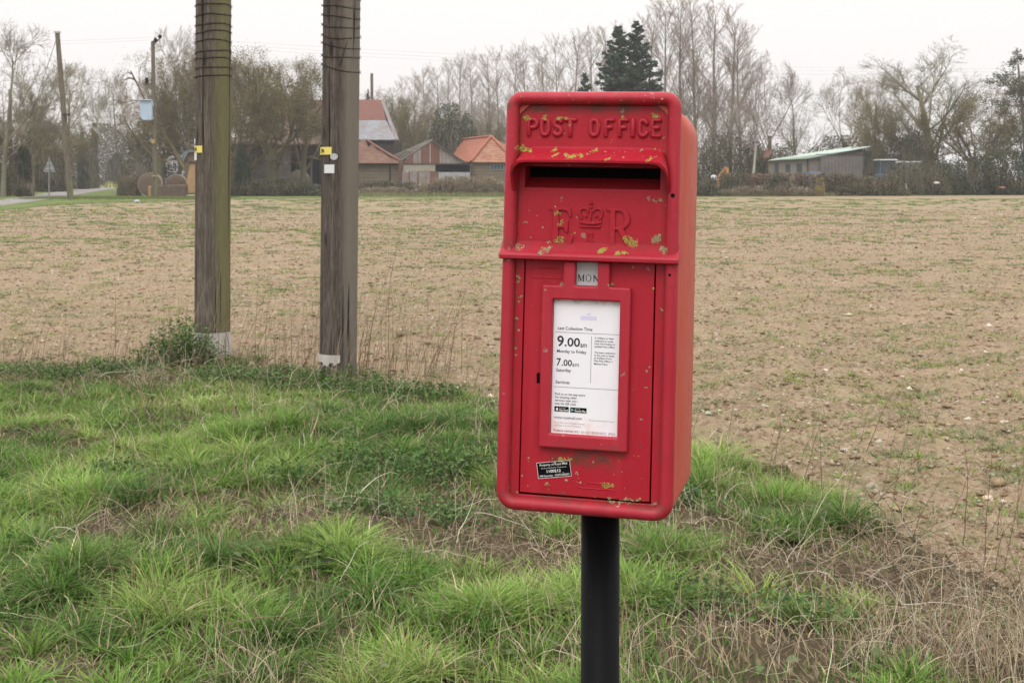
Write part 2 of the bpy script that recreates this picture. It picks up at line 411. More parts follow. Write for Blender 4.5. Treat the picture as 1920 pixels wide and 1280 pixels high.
# casing: rounded shell running back from the front frame
P = rrect(-.1135, .1135, .003, .537, .046, .020, 10)
rings = [(0.001, 0, 1), (.222, 0, 1), (.230, -.003, 1), (.236, -.009, 1), (.238, -.018, 1)]
V = []; F = []; n = len(P)
cx, cz = 0, .27
for y, ins, _ in rings:
    for (px, pz) in P:
        V.append((px+(ins if px > 0 else -ins), y, pz+(ins if pz > cz else -ins)))
for r in range(len(rings)-1):
    for i in range(n): F.append((r*n+i, r*n+(i+1) % n, (r+1)*n+(i+1) % n, (r+1)*n+i))
F.append(tuple(range((len(rings)-1)*n, len(rings)*n)))
b0 = len(V); V += [(px*.93, .0012, .27+(pz-.27)*.965) for (px, pz) in P]
for i in range(n): F.append((i, (i+1) % n, b0+(i+1) % n, b0+i))
me = pymesh(V, F); casing = bpart('casing', me, M['faded'], smooth=False, label='sun-faded salmon side of the casing')
for f in me.polygons: f.use_smooth = len(f.vertices) == 4
# rounded rim of the front
cen = rrect(-.1055, .1055, .0085, .5315, .0125, .0155, 7)
prof = [(.0088*math.cos(t), .0005-.0105*math.sin(t)*(1 if math.sin(t) > 0 else .55)) for t in [2*PI*k/18 for k in range(18)]]
V, F = sweep(cen, prof); bpart('front_rim', pymesh(V, F), M['red_rim'], smooth=True)
# upper panel round the slot: four sheets with returns into the slot
ys = .004
sl_ = dict(x0=-.0885, x1=.0885, z0=.4155, z1=.4435)
xs = [-.1, sl_['x0'], sl_['x1'], .1]; zs = [.330, sl_['z0'], sl_['z1'], .527]
V = [(x, ys, z) for z in zs for x in xs]; F = [(a*4+b, a*4+b+1, (a+1)*4+b+1, (a+1)*4+b) for a in range(3) for b in range(3) if not (a == 1 and b == 1)]
k = len(V); V += [(sl_['x0'], .035, sl_['z0']), (sl_['x1'], .035, sl_['z0']), (sl_['x1'], .035, sl_['z1']), (sl_['x0'], .035, sl_['z1'])]
F += [(5, 6, k+1, k), (6, 10, k+2, k+1), (10, 9, k+3, k+2), (9, 5, k, k+3)]
upper = bpart('upper_panel', pymesh(V, F), M['red'])
# sloping plate inside the slot and the dark hollow behind
mb = MB(); mb.prism([(-.088, .005, .4160), (-.088, .030, .4300), (-.088, .030, .4160)], (.176, 0, 0)); me = pymesh(mb.v, mb.f); bpart('slot_sill', me, M['red_in'])
mb = MB(); mb.box((0, .040, .43), (.19, .004, .05)); bpart('slot_hollow', pymesh(mb.v, mb.f), M['black_in'])
# hood: canopy over the slot with two cheeks
def hood():
    V = []; F = []
    # stations run left cheek bottom -> corner -> across -> right cheek bottom ; each gives inner(wall) and lip points
    inner = [(-.0985, .4125), (-.0980, .430), (-.0975, .447), (-.0960, .459), (-.089, .4670), (-.075, .4690)]
    lip = [(-.1010, .4110, -.010), (-.1020, .4215, -.017), (-.1015, .4325, -.025), (-.0985, .4420, -.0315), (-.0920, .4480, -.0335), (-.080, .4495, -.034)]
    wall = [(x, z) for x, z in inner]+[(0, .4695)]+[(-x, z) for x, z in reversed(inner)]
    edge = lip+[(0, .4500, -.0342)]+[(-x, z, y) for x, z, y in reversed(lip)]
    m = 8; th = .0028
    for w_, e_ in zip(wall, edge):
        col = []
        for j in range(m):
            t = j/(m-1)
            # concave sweep: leaves the panel steeply then runs out
            s = t**1.55
            x = w_[0]+(e_[0]-w_[0])*t; z = w_[1]+(e_[1]-w_[1])*t; y = (ys-.0005)+(e_[2]-ys)*s
            col.append((x, y, z))
        V += col
        for j in range(m-1, -1, -1):
            x, y, z = col[j]; ox = (th if x < -.05 else -th if x > .05 else 0)*(1 if abs(x) > .09 else .4)
            V.append((x+ox, y+.0006, z-th*(0 if (abs(w_[0]) > .0968) else 1)))
    q = 2*m; ns = len(wall)
    for i in range(ns-1):
        for j in range(q): F.append((i*q+j, i*q+(j+1) % q, (i+1)*q+(j+1) % q, (i+1)*q+j))
    F.append(tuple(range(q))); F.append(tuple(range((ns-1)*q, ns*q)))
    return pymesh(V, F)
hd = bpart('hood', hood(), M['red']); 
for f in hd.data.polygons: f.use_smooth = True
md = hd.modifiers.new('e', 'EDGE_SPLIT'); md.split_angle = math.radians(50)
# cornice between the upper panel and the door
prof = [(ys, .346), (-.001, .3415), (-.0085, .3345), (-.0145, .3305), (-.0165, .3275), (-.0160, .3235), (-.013, .3222), (.004, .3225)]
V = []; F = []; m = len(prof)
for x, k in ((-.1165, .6), (-.1155, 1), (.1155, 1), (.1165, .6)):
    for y, z in prof: V.append((x, ys+(y-ys)*k, z))
for i in range(3):
    for j in range(m): F.append((i*m+j, i*m+(j+1) % m, (i+1)*m+(j+1) % m, (i+1)*m+j))
F += [tuple(range(m)), tuple(range(3*m, 4*m))]
bpart('cornice', pymesh(V, F), M['red_rim'], bevel=.0008)
# strips beside and below the door
mb = MB(); mb.box((-.0925, .006, .172), (.0135, .008, .306)); mb.box((.0925, .006, .172), (.0135, .008, .306)); mb.box((0, .0062, .0178), (.1984, .0078, .0036))
bpart('door_surround', pymesh(mb.v, mb.f), M['red'], bevel=.0008)
mb = MB(); mb.box((0, .022, .173), (.19, .006, .31)); bpart('inner_backing', pymesh(mb.v, mb.f), M['black_in'])
# door
mb = MB(); mb.box((-.0002, .0075, .1722), (.1682, .010, .3002))
door = bpart('door', pymesh(mb.v, mb.f), M['red'], bevel=.001)
outl = [(-.0595, .083), (.0555, .083), (.0555, .2905), (.0278, .2905), (.0278, .3215), (.0123, .3215), (.0123, .2905), (-.0165, .2905), (-.0165, .3215), (-.0322, .3215), (-.0322, .2905), (-.0595, .2905)]
def roundpoly(P, r, n=3):
    o = []; N = len(P)
    for i in range(N):
        a, b, c_ = Vector(P[i-1]), Vector(P[i]), Vector(P[(i+1) % N]); d1 = (a-b).normalized(); d2 = (c_-b).normalized()
        for k in range(n+1):
            t = k/n; p = (b+d1*r)*(1-t)**2+b*2*t*(1-t)+(b+d2*r)*t*t; o.append((p.x, p.y))
    return o
hole = roundpoly([(-.0452, .1012), (-.0452, .2722), (.0420, .2722), (.0420, .1012)], .0012)
me = curve_prism([roundpoly(outl, .0030), hole], .0105, .0026, 3); me.transform(Matrix.Translation((0, .0030, 0)))
nf = bpart('notice_frame', me, M['red_rim'], door)
# keyhole
me = curve_prism([roundpoly([(-.0655, .1630), (-.0612, .1630), (-.0612, .1705), (-.0600, .1735), (-.0610, .1765), (-.0650, .1765), (-.0660, .1735), (-.0655, .1705)], .0008)], .0008); me.transform(Matrix.Translation((0, .0028, 0)))
bpart('keyhole', me, M['black_in'], door)
# worn casting marks
def embossed(items, y, name, parent):
    ms = []
    for s, x, z, w_, cap in items: 
        t = text_mesh(s, x, z, w_, cap, .01, 0, y); ms.append(t)
    return bpart(name, join_meshes(name, ms), M['red'], parent, smooth=True)
mb = MB()
for x0, x1, z in ((-.077, -.036, .2988), (-.068, -.042, .3115), (-.008, .040, .0337), (.004, .034, .0405)):
    nseg = 14
    pts = [(x0+(x1-x0)*i/nseg, .0026, z+.0006*math.sin(i*2.3)+.0003*math.cos(i*5.1)) for i in range(nseg+1)]
    mb = MB(); mb.tube(pts, [.0007+.0003*abs(math.sin(i*1.7)) for i in range(nseg+1)], 6)
    bpart('casting_mark', pymesh(mb.v, mb.f), M['red'], door, smooth=True)
# paper tab with MON and the collection notice
tab = bpart('day_tab', rect_mesh(-.0162, .0120, .2910, .3205, .0014), M['tab'], door)
SER = {  # serif capitals as outlines in a unit-high box
 'E': [[(.02, 0), (.60, 0), (.66, .26), (.60, .26), (.52, .09), (.40, .06), (.27, .06), (.27, .48), (.40, .48), (.47, .36), (.52, .36), (.52, .68), (.47, .68), (.40, .55), (.27, .55), (.27, .94), (.40, .94), (.50, .90), (.56, .76), (.61, .76), (.57, 1), (.02, 1), (.02, .96), (.12, .93), (.12, .07), (.02, .04)]],
 'R': [[(0, 0), (.34, 0), (.34, .04), (.25, .07), (.25, .46), (.32, .46), (.56, .05), (.64, 0), (.80, 0), (.80, .04), (.72, .07), (.48, .49), (.58, .55), (.65, .65), (.66, .76), (.62, .88), (.52, .97), (.38, 1), (0, 1), (0, .96), (.10, .93), (.10, .07), (0, .04)],
       [(.25, .53), (.25, .94), (.36, .94), (.45, .90), (.50, .82), (.50, .68), (.46, .59), (.37, .53)]],
 'M': [[(0, 0), (.26, 0), (.26, .04), (.17, .07), (.17, .74), (.45, 0), (.50, 0), (.80, .76), (.80, .07), (.72, .04), (.72, 0), (1.04, 0), (1.04, .04), (.95, .07), (.95, .93), (1.04, .96), (1.04, 1), (.82, 1), (.53, .25), (.25, 1), (.01, 1), (.01, .96), (.10, .93), (.10, .07), (0, .04)]],
 'N': [[(0, 0), (.26, 0), (.26, .04), (.17, .07), (.17, .78), (.78, 0), (.84, 0), (.84, .93), (.93, .96), (.93, 1), (.67, 1), (.67, .96), (.77, .93), (.77, .24), (.20, 1), (0, 1), (0, .96), (.10, .90), (.10, .07), (0, .04)]],
 'I': [[(0, 0), (.34, 0), (.34, .05), (.25, .08), (.25, .92), (.34, .95), (.34, 1), (0, 1), (0, .95), (.09, .92), (.09, .08), (0, .05)]]}
ring_o = lambda a, b, k=24: [(.42+a*math.cos(2*PI*i/k), .5+b*math.sin(2*PI*i/k)) for i in range(k)]
SER['O'] = [ring_o(.42, .52), ring_o(.31, .46)[::-1]]
def serif(ch, x, z, h, wk=1.): return [[(x+p[0]*h*wk, z+p[1]*h) for p in poly] for poly in SER[ch]]
ms = []
H_ = .0088
ms.append(curve_prism(serif('M', -.0148, .2962, H_), .0002)); ms.append(curve_prism(serif('O', -.0044, .2962, H_), .0002))
# N is cut off by the frame
npoly = [(min(x, .0121), z) for x, z in serif('N', .0052, .2962, H_)[0]]
ms.append(curve_prism([[(.0052, .2962), (.0069, .2962), (.0069, .3022), (.0112, .2968), (.0116, .2985), (.0069, .3050), (.0052, .3050), (.0059, .3042), (.0059, .2970)]], .0002))
me = join_meshes('tab_lettering', ms); me.transform(Matrix.Translation((0, .0011, 0))); bpart('tab_lettering', me, M['ink'], tab)

# the paper sits slightly turned in its frame
paper = bpart('collection_notice', rect_mesh(-.0449, .0417, .1008, .2718, .0014), M['paper'], door, label='white collection notice stained rusty at its foot')
yt = .00120
K = 'ink'; L = {'ink': [], 'ink_soft': [], 'ink_lilac': [], 'ink_red': []}
def tx(s, x, z, w_, cap, b=0., k='ink'): L[k].append(text_mesh(s, x*mm, z*mm, w_*mm, cap*mm, b, 0, yt))
tx('Last Collection Time', -39, 233.4, 45, 3.9, .010)
tx('9', -39.6, 212.3, 8.8, 12.9, .018); tx('.00', -29.6, 212.6, 20.0, 10.6, .018); tx('am', -9.2, 212.0, 8.4, 6.4, .010)
tx('Monday to Friday', -39.5, 204.0, 38.4, 4.0, .010)
tx('7', -39.6, 187.3, 5.7, 9.2, .018); tx('.00', -32.9, 187.4, 13.4, 7.6, .018); tx('am', -19.0, 187.0, 8.6, 5.6, 0)
tx('Saturday', -40.0, 179.7, 19.6, 4.0, .010)
tx('Services', -40.2, 164.4, 18.3, 3.9, .010)
for s, z, w_ in (('A 4.00pm or later', 223.6, 25), ('collection is made', 219.9, 24), ('from the Postbox at', 216.4, 26.6), ('Laxfield Post Office', 212.8, 26), ('The latest collection', 205.2, 26.8), ('in the area is made', 201.7, 25.8), ('at 6.00pm from', 198.2, 22.6), ('Diss Post Office, 7', 194.6, 24), ('Market Place', 190.8, 17.4)):
    tx(s, 9.2, z, w_, 2.2, .010)
for s, z, w_ in (('Find us on the app store.', 149.8, 39.8), ('For locating other', 145.7, 28.6), ('services near you -', 141.7, 30.6), ('scan the QR code', 137.6, 27.4)): tx(s, -40.6, z, w_, 2.7, .010)
tx('www.royalmail.com', -41, 119.8, 36, 3.0, .006)
tx('Royal Mail uses concealed security', -40.6, 113.6, 39.6, 2.0, 0, 'ink_red'); tx('markings to protect Postboxes.', -40.6, 110.2, 35.2, 2.0, 0, 'ink_red')
tx('Postbox number', -41.2, 103.2, 25.8, 2.8, 0); tx('IP21 5115D  09/02/2022  (P20)', -13.8, 102.6, 52, 3.0, 0, 'ink_soft')
tx('Postbox identification code', 4.8, 119.2, 31.5, 1.3, 0, 'ink_soft')
for x0, x1, z0, z1 in ((-42, 41.6, 229.85, 230.25), (-43, 40.6, 159.9, 160.3), (5.0, 5.4, 167, 226.5)): L['ink'].append(rect_mesh(x0*mm, x1*mm, z0*mm, z1*mm, yt))
L['ink_lilac'].append(rect_mesh(-9.8*mm, 11.2*mm, 246.9*mm, 251.9*mm, yt+.0001))
L['ink_lilac'].append(curve_prism([[(x*mm, z*mm) for x, z in ((-.9, 253.4), (2.7, 253.4), (3.1, 255.6), (1.9, 254.9), (.9, 256.4), (-.1, 254.9), (-1.3, 255.6))]], .0001)); L['ink_lilac'][-1].transform(Matrix.Translation((0, yt, 0)))
for k, v in L.items():
    bpart('printing', join_meshes('printing', v), M[k], paper)
bpart('printing', text_mesh('Royal Mail', -8.6*mm, 247.8*mm, 18.6*mm, 3.2*mm, .02, 0, yt-.00005), flat('pale_lilac_ink', (.74, .73, .80), .8, .05, 0), paper)
bpart('badge', curve_prism([roundpoly([(x*mm, z*mm) for x, z in ((-40.9, 128.7), (-22.2, 128.7), (-22.2, 135.2), (-40.9, 135.2))], .0008)], .0001), M['black_gloss'], paper).data.transform(Matrix.Translation((0, yt, 0)))
bpart('badge', curve_prism([roundpoly([(x*mm, z*mm) for x, z in ((-20.3, 128.4), (1.0, 128.4), (1.0, 134.9), (-20.3, 134.9))], .0008)], .0001), M['black_gloss'], paper).data.transform(Matrix.Translation((0, yt, 0)))
apple = [(-38.9, 131.6), (-38.5, 130.4), (-37.8, 129.9), (-37.3, 130.1), (-36.8, 129.9), (-36.2, 130.6), (-35.8, 131.4), (-36.3, 132.0), (-36.0, 132.9), (-36.8, 133.2), (-37.3, 133.0), (-38.2, 133.2), (-38.8, 132.6)]
a1 = curve_prism([[(x*mm, z*mm) for x, z in apple], [(x*mm, z*mm) for x, z in ((-37.3, 133.3), (-36.7, 133.7), (-36.6, 134.4), (-37.2, 133.9))]], .00005)
wt = [text_mesh('App Store', -34.6*mm, 129.8*mm, 11.8*mm, 2.3*mm, .02, 0, 0), text_mesh('Download on the', -34.6*mm, 133.1*mm, 9*mm, 1.0*mm, 0, 0, 0), text_mesh('Google Play', -14.4*mm, 129.6*mm, 14.4*mm, 2.3*mm, .02, 0, 0), text_mesh('GET IT ON', -14.4*mm, 132.9*mm, 7*mm, 1.0*mm, 0, 0, 0), a1]
bpart('badge_lettering', join_meshes('badge_lettering', wt), M['white_ink'], paper).data.transform(Matrix.Translation((0, yt-.0003, 0)))
bpart('badge_emblem', curve_prism([[(x*mm, z*mm) for x, z in ((-18.9, 129.6), (-15.4, 131.7), (-18.9, 133.8))]], .00005), M['blue_ink'], paper).data.transform(Matrix.Translation((0, yt-.0003, 0)))

# black property sticker, stuck on askew
Ms = Matrix.Translation((-.060, .0023, .0614-.0205)) @ Matrix.Rotation(math.radians(-8.6), 4, 'Y')
st_ = [rect_mesh(0, .0440, 0, .0203, 0)]
me = join_meshes('sticker', st_); me.transform(Ms); stk = bpart('sticker', me, M['black_gloss'], door)
sm_ = [text_mesh('Property of Royal Mail', .022, .0156, .036, .0026, .004, 0, 0, 'CENTER'), text_mesh('Security Marked by Timeservice', .022, .0120, .033, .0014, -.006, 0, 0, 'CENTER'), text_mesh('1100212', .0215, .0067, .0185, .0034, .012, 0, 0, 'CENTER'), text_mesh('RM Security - 02072398655', .022, .0018, .039, .0023, .002, 0, 0, 'CENTER')]
w_ = .00045
sm_ += [rect_mesh(0, .044, 0, w_, 0), rect_mesh(0, .044, .0203-w_, .0203, 0), rect_mesh(0, w_, w_, .0203-w_, 0), rect_mesh(.044-w_, .044, w_, .0203-w_, 0)]
me = join_meshes('sticker_lettering', sm_); me.transform(Ms @ Matrix.Translation((0, -.00012, 0))); bpart('sticker_lettering', me, M['white_ink'], stk)

# POST OFFICE: rounded worn letters in relief
def stroke_letters(items, r, flatk, y):
    V = []; F = []
    for pts, closed in items:
        pts = [Vector(p) for p in pts]; n = len(pts); m = 10; b = len(V)
        for i, p in enumerate(pts):
            a = pts[(i-1) % n] if (closed or i > 0) else p; c_ = pts[(i+1) % n] if (closed or i < n-1) else p
            d = (c_-a).normalized(); nm = Vector((-d.y, d.x))
            for k in range(m):
                t = 2*PI*k/m; q = p+nm*r*math.cos(t); V.append((q.x, y-r*flatk*math.sin(t), q.y))
        for i in range(n if closed else n-1):
            for k in range(m): F.append((b+i*m+k, b+i*m+(k+1) % m, b+((i+1) % n)*m+(k+1) % m, b+((i+1) % n)*m+k))
        if not closed:
            for e, s in ((0, -1), (n-1, 1)):
                d = (pts[1]-pts[0]).normalized()*-1 if e == 0 else (pts[-1]-pts[-2]).normalized()
                cc = len(V); nm = Vector((-d.y, d.x)); row = []
                for k in range(m):
                    t = 2*PI*k/m; q = pts[e]+nm*r*.62*math.cos(t)*(1 if e else -1)+d*r*.7; V.append((q.x, y-r*.62*flatk*math.sin(t), q.y)); row.append(cc+k)
                base = b+e*m
                for k in range(m): F.append((base+k, base+(k+1) % m, row[(k+1) % m], row[k]))
                F.append(tuple(row))
    return V, F
def arc(cx, cy, rx, ry, a0, a1, n=10): return [(cx+rx*math.cos(math.radians(a0+(a1-a0)*i/n)), cy+ry*math.sin(math.radians(a0+(a1-a0)*i/n))) for i in range(n+1)]
def glyph(ch, x, z, w_, h):
    S = lambda pts: [(x+a*w_, z+b*h) for a, b in pts]
    if ch == 'P': return [(S([(.1, 0), (.1, 1), (.45, 1)]+arc(.5, .74, .42, .26, 90, -90)+[(.12, .48)]), False)]
    if ch == 'O': return [(S(arc(.5, .70, .42, .30, 0, 180, 8)+arc(.5, .30, .42, .30, 180, 360, 8)), True)]
    if ch == 'S': return [(S(arc(.5, .76, .38, .24, 20, 250, 9)[:-1]+[(.5, .52)]+arc(.5, .25, .40, .25, 70, -160, 9)), False)]
    if ch == 'T': return [(S([(.02, 1), (.98, 1)]), False), (S([(.5, 1), (.5, 0)]), False)]
    if ch == 'F': return [(S([(.1, 0), (.1, 1), (.92, 1)]), False), (S([(.1, .53), (.7, .53)]), False)]
    if ch == 'I': return [(S([(.5, 0), (.5, 1)]), False)]
    if ch == 'C': return [(S(arc(.5, .70, .42, .30, 15, 180, 8)+arc(.5, .30, .42, .30, 180, 345, 8)), False)]
    if ch == 'E': return [(S([(.92, 1), (.1, 1), (.1, 0), (.92, 0)]), False), (S([(.1, .52), (.75, .52)]), False)]
items = []
def word(chs, z=.4840, h=.0200):
    for ch, x0, x1 in chs: items.extend(glyph(ch, x0*mm, z, (x1-x0)*mm, h))
word([('P', -85.5, -73), ('O', -68.5, -57.5), ('S', -52, -40.5), ('T', -37, -22.5), ('O', -4, 7.5), ('F', 16, 27), ('F', 34, 45), ('I', 48.5, 55.5), ('C', 59.5, 70.5), ('E', 76, 87.5)])
V, F = stroke_letters(items, .0033, 1.35, ys); bpart('raised_lettering', pymesh(V, F), M['red_rim'], upper, smooth=True)
# royal cypher: E, crown, R and a small II
cy_ = []
def cyp(polys, d=.0028): cy_.append(curve_prism([[(x*mm, z*mm) for x, z in P_] for P_ in polys], d, .0005, 1))
cyp([[(a*1000, b*1000) for a, b in P_] for P_ in serif('E', -.0555, .3405, .0495, 1.02)], .0034)
cyp([[(a*1000, b*1000) for a, b in P_] for P_ in serif('R', .0205, .3405, .0500, .93)], .0034)
cyp([[(-14, 371), (-5, 369.4), (5, 369.4), (14, 371), (14.4, 374.2), (5, 372.8), (-5, 372.8), (-14.4, 374.2)]])
cyp([[(-12.8, 365.5), (12.8, 365.5), (13.6, 368), (5, 367), (-5, 367), (-13.6, 368)]])
for s in (-1, 1):
    outer = [(13.2, 375.5), (15.6, 380), (16.3, 385), (14.6, 389.5), (10.8, 391.8), (6.6, 391.2), (3.4, 388.6), (1.2, 385.2)]
    inner = [(3.2, 384.4), (5.2, 387.2), (7.8, 388.7), (10.6, 388.6), (12.6, 386.8), (13.2, 383.6), (12.4, 380), (10.6, 376.4)]
    cyp([[(s*a, b) for a, b in outer+inner]])
    cyp([[(s*(6.6+2.0*math.cos(t*PI/4)), 380.4+2.4*math.sin(t*PI/4)) for t in range(8)]])
cyp([[(-1.1, 375), (1.1, 375), (1.1, 388), (-1.1, 388)]])
cyp([[(1.9*math.cos(t*PI/4), 391.8+1.9*math.sin(t*PI/4)) for t in range(8)]])
cyp([[(-.8, 394.2), (.8, 394.2), (.8, 396), (2.6, 396), (2.6, 397.8), (.8, 397.8), (.8, 400), (-.8, 400), (-.8, 397.8), (-2.6, 397.8), (-2.6, 396), (-.8, 396)]])
for x in (-4.2, 1.1): cyp([[(a*1000, b*1000) for a, b in serif('I', x*mm, .3475, .0105, .9)[0]]], .0013)
me = join_meshes('royal_cypher', cy_); me.transform(Matrix.Translation((0, ys+.0001, 0))); bpart('royal_cypher', me, M['red'], upper)
# rivet holes in the right rim
def disc(cx, cz, r, y, k=10):
    me = bpy.data.meshes.new('d'); me.from_pydata([(cx+r*math.cos(2*PI*i/k)*(1+.2*math.sin(i*3.1)), y, cz+r*math.sin(2*PI*i/k)) for i in range(k)], [], [tuple(range(k))]); return me
bpart('rivet_hole', disc(.1062, .4085, .0027, -.0105), M['black_in']); bpart('rivet_hole', disc(.1045, .3088, .0018, -.0105), M['black_in'])
# post
mb = MB(); pl = Eb.inverted() @ Wb @ Vector((.002, .118, .004))
mb.tube([(-.004, 0, -.3), (-.004, 0, 0), (pl.x, pl.y, pl.z)], .0262, 40)
o = mb.build('post', M['post'], box, smooth=False, local=True)
for f in o.data.polygons: f.use_smooth = len(f.vertices) == 4

# lichen crusts: rays from in front land them on the real surfaces
LY = [(-87, 507, 4.1), (-65, 506, 3.4), (-43, 506, 3.4), (-36, 506, 2.7), (80, 508, 4.1), (-96, 466, 5.4), (-89, 464, 4.1), (-82, 463, 4.1), (-49, 464, 3.4), (-46, 457, 4.1), (-31, 457, 4.1), (-25, 455, 4.8), (-18, 455, 4.1), (-11, 457, 4.1), (5, 465, 3.4), (26, 453, 3.4), (77, 453, 3.4), (-43, 383, 3.4), (-39, 370, 3.4), (-40, 348, 4.8), (54, 349, 7.5), (15, 335, 6.1), (38, 334, 4.8), (48, 336, 4.1), (38, 508, 2.7), (-31, 67, 4.1), (-19, 68, 2.7), (28, 39, 4.1), (34, 38, 3.4)]
LG = [(-91, 337, 4.8), (-62, 333, 4.1), (-57, 335, 4.8), (-51, 337, 3.4), (86, 355, 6.8), (94, 341, 6.1), (81, 402, 2.7), (89, 403, 2.7), (-86, 370, 2.0), (-63, 364, 1.4), (91, 482, 2.0), (-54, 345, 2.7), (-49, 35, 2.7), (35, 21, 4.8), (47, 19, 4.1), (57, 21, 5.4), (69, 23, 2.7), (91, 21, 2.7), (-10, 51, 2.0), (-5, 40, 1.4), (-23, 42, 2.0), (-93, 299, 2.7), (-94, 292, 2.0), (-90, 273, 2.0), (-92, 267, 1.4), (-94, 245, 2.0), (-91, 230, 1.4), (-95, 207, 2.0), (-94, 197, 2.0), (-35, 292, 2.7), (29, 294, 2.7), (11, 292, 2.0), (94, 265, 2.0), (77, 186, 2.0), (77, 165, 2.0), (80, 191, 1.4), (64, 466, 2.0), (-4, 459, 2.0), (44, 455, 1.4)]
rg = random.Random(5)
for _ in range(115):
    x = rg.uniform(-100, 100); z = rg.choice([rg.uniform(445, 520), rg.uniform(340, 410), rg.uniform(20, 80), rg.uniform(20, 320), rg.uniform(452, 466), rg.uniform(525, 536)])
    if -46 < x < 44 and 100 < z < 274: continue
    (LY if rg.random() < .4 else LG).append((x, z, rg.choice([.5, .6, .8, .9, 1.3])))
bmt = bmesh.new()
for o in [box]+list(bpy.data.objects):
    if o.type == 'MESH' and (o.parent is box or (o.parent and o.parent.parent is box)) and o.name.split('.')[0] in ('front_rim', 'upper_panel', 'hood', 'cornice', 'door_surround', 'door', 'notice_frame', 'raised_lettering', 'royal_cypher'): bmt.from_mesh(o.data)
bvh = BVHTree.FromBMesh(bmt); bmt.free()
V = []; F = []; CL = []
LY = [(a, b, c*1.35 if c > 1.5 else c) for a, b, c in LY]; LG = [(a, b, c*1.3 if c > 1.5 else c) for a, b, c in LG]
def crust(x, z, r, col):
    loc, nor, _, _ = bvh.ray_cast(Vector((x*mm, -.2, z*mm)), Vector((0, 1, 0)))
    if loc is None: return
    if nor.y > 0: nor = -nor
    a = nor.cross(Vector((1, 0, 0))).normalized(); b_ = nor.cross(a); k = 7; base = len(V); h = rg.uniform(.2, .55)*mm; ph = rg.random()*6
    for i in range(k):
        t = 2*PI*i/k+ph; q = loc+(a*math.cos(t)+b_*math.sin(t))*r*mm*rg.uniform(.65, 1.25); V.append(q+nor*.00006); CL.append(col)
    for i in range(k):
        t = 2*PI*i/k+ph; q = loc+(a*math.cos(t)+b_*math.sin(t))*r*mm*rg.uniform(.4, .7); V.append(q+nor*h); CL.append(tuple(c_*rg.uniform(.75, 1.15) for c_ in col))
    V.append(loc+nor*h*rg.uniform(.4, .9)); CL.append(tuple(c_*.7 for c_ in col))
    for i in range(k):
        j = (i+1) % k; F.append((base+i, base+j, base+k+j, base+k+i)); F.append((base+k+i, base+k+j, base+2*k))
for Ls, cols in ((LY, [(.44, .43, .09), (.36, .36, .09), (.52, .50, .15)]), (LG, [(.38, .38, .20), (.46, .45, .28), (.31, .31, .14)])):
    for x, z, r in Ls:
        n = max(1, int(r*r*1.5)); sq = rg.uniform(.55, .9); an = rg.uniform(-.4, .4)
        lobes = [(rg.uniform(-1, 1), rg.uniform(-1, 1), rg.uniform(.35, .7)) for _ in range(5)]
        for _ in range(n):
            lo = rg.choice(lobes); a = rg.random()*2*PI; rr = lo[2]*rg.random()**.5
            dx = (lo[0]*.55+rr*math.cos(a))*r*1.05 if r > 1.5 else 0; dz = (lo[1]*.55+rr*math.sin(a))*r*sq if r > 1.5 else 0
            crust(x+dx, z+dz+dx*an, rg.uniform(.5, 1.0) if r > 1.5 else r, rg.choice(cols))
me = bpy.data.meshes.new('lichen'); me.from_pydata([tuple(v) for v in V], [], F)
a = me.color_attributes.new('Col', 'FLOAT_COLOR', 'POINT'); a.data.foreach_set('color', np.array([tuple(c_)+(1,) for c_ in CL], np.float32).ravel())
o = bpart('lichen', me, M['lichen'], label='crusty yellow and grey-green lichen'); o['kind'] = 'stuff'
# ================================================================== GROUND
BX = np.array([-300, -12, -6, -4.27, -3.2, -2.4, -1.3, -.83, -.22, .48, 1.08, 1.5, 1.71, 1.84, 2.4, 3.2, 6, 20, 300.])
BY = np.array([11.2, 11.2, 10.9, 10.67, 10.9, 11.0, 9.95, 9.5, 8.9, 8.2, 7.2, 6.74, 5.86, 5.1, 4.5, 4.2, 4.0, 4.0, 4.0])
def edge_y(x): return np.interp(x, BX, BY)
def vmask(x, y): return edge_y(x)-y+(fbm(x, y, 1.6, 2, 3)-.5)*1.1        # > 0 inside the verge
def gz(x, y):
    x = np.asarray(x, float); y = np.asarray(y, float)
    m = 1/(1+np.exp(-vmask(x, y)*3))
    fade = np.clip((40-y)/30, 0, 1)*np.clip((y+4)/3, 0, 1)
    soil = ((fbm(x, y, 5.5, 1, 3)-.5)*.085+(np.abs(fbm(x, y, 12, 4, 2)-.5))*.075+(fbm(x*.5, y*1.6, 1.3, 14, 2)-.5)*.05)*fade
    ver = (fbm(x, y, 1.3, 7, 3)-.5)*.16+(fbm(x, y, 5, 9, 2)-.5)*.03
    return soil*(1-m)+ver*m*np.clip((14-y)/3, 0, 1)
def axis(parts):
    o = []
    for a, b, s in parts: o += list(np.arange(a, b, s))
    return np.array(o+[parts[-1][1]])
gx = axis([(-600, -200, 50), (-200, -60, 14), (-60, -20, 4), (-20, -11, 1), (-11, -6, .15), (-6, 6, .045), (6, 11, .15), (11, 20, 1), (20, 60, 4), (60, 200, 14), (200, 600, 50)])
gy = axis([(-60, -4, 4), (-4, 2.6, .5), (2.6, 12, .04), (12, 18, .07), (18, 30, .16), (30, 60, .6), (60, 130, 3), (130, 300, 12), (300, 700, 50)])
XX, YY = np.meshgrid(gx, gy); ZZ = gz(XX, YY); nx, ny = len(gx), len(gy)
V = np.stack([XX, YY, ZZ], -1).reshape(-1, 3)
I = np.arange(nx*ny).reshape(ny, nx); F = np.stack([I[:-1, :-1], I[:-1, 1:], I[1:, 1:], I[1:, :-1]], -1).reshape(-1, 4)
cen_ = V[F].mean(1); vm = vmask(cen_[:, 0], cen_[:, 1]) > -.05
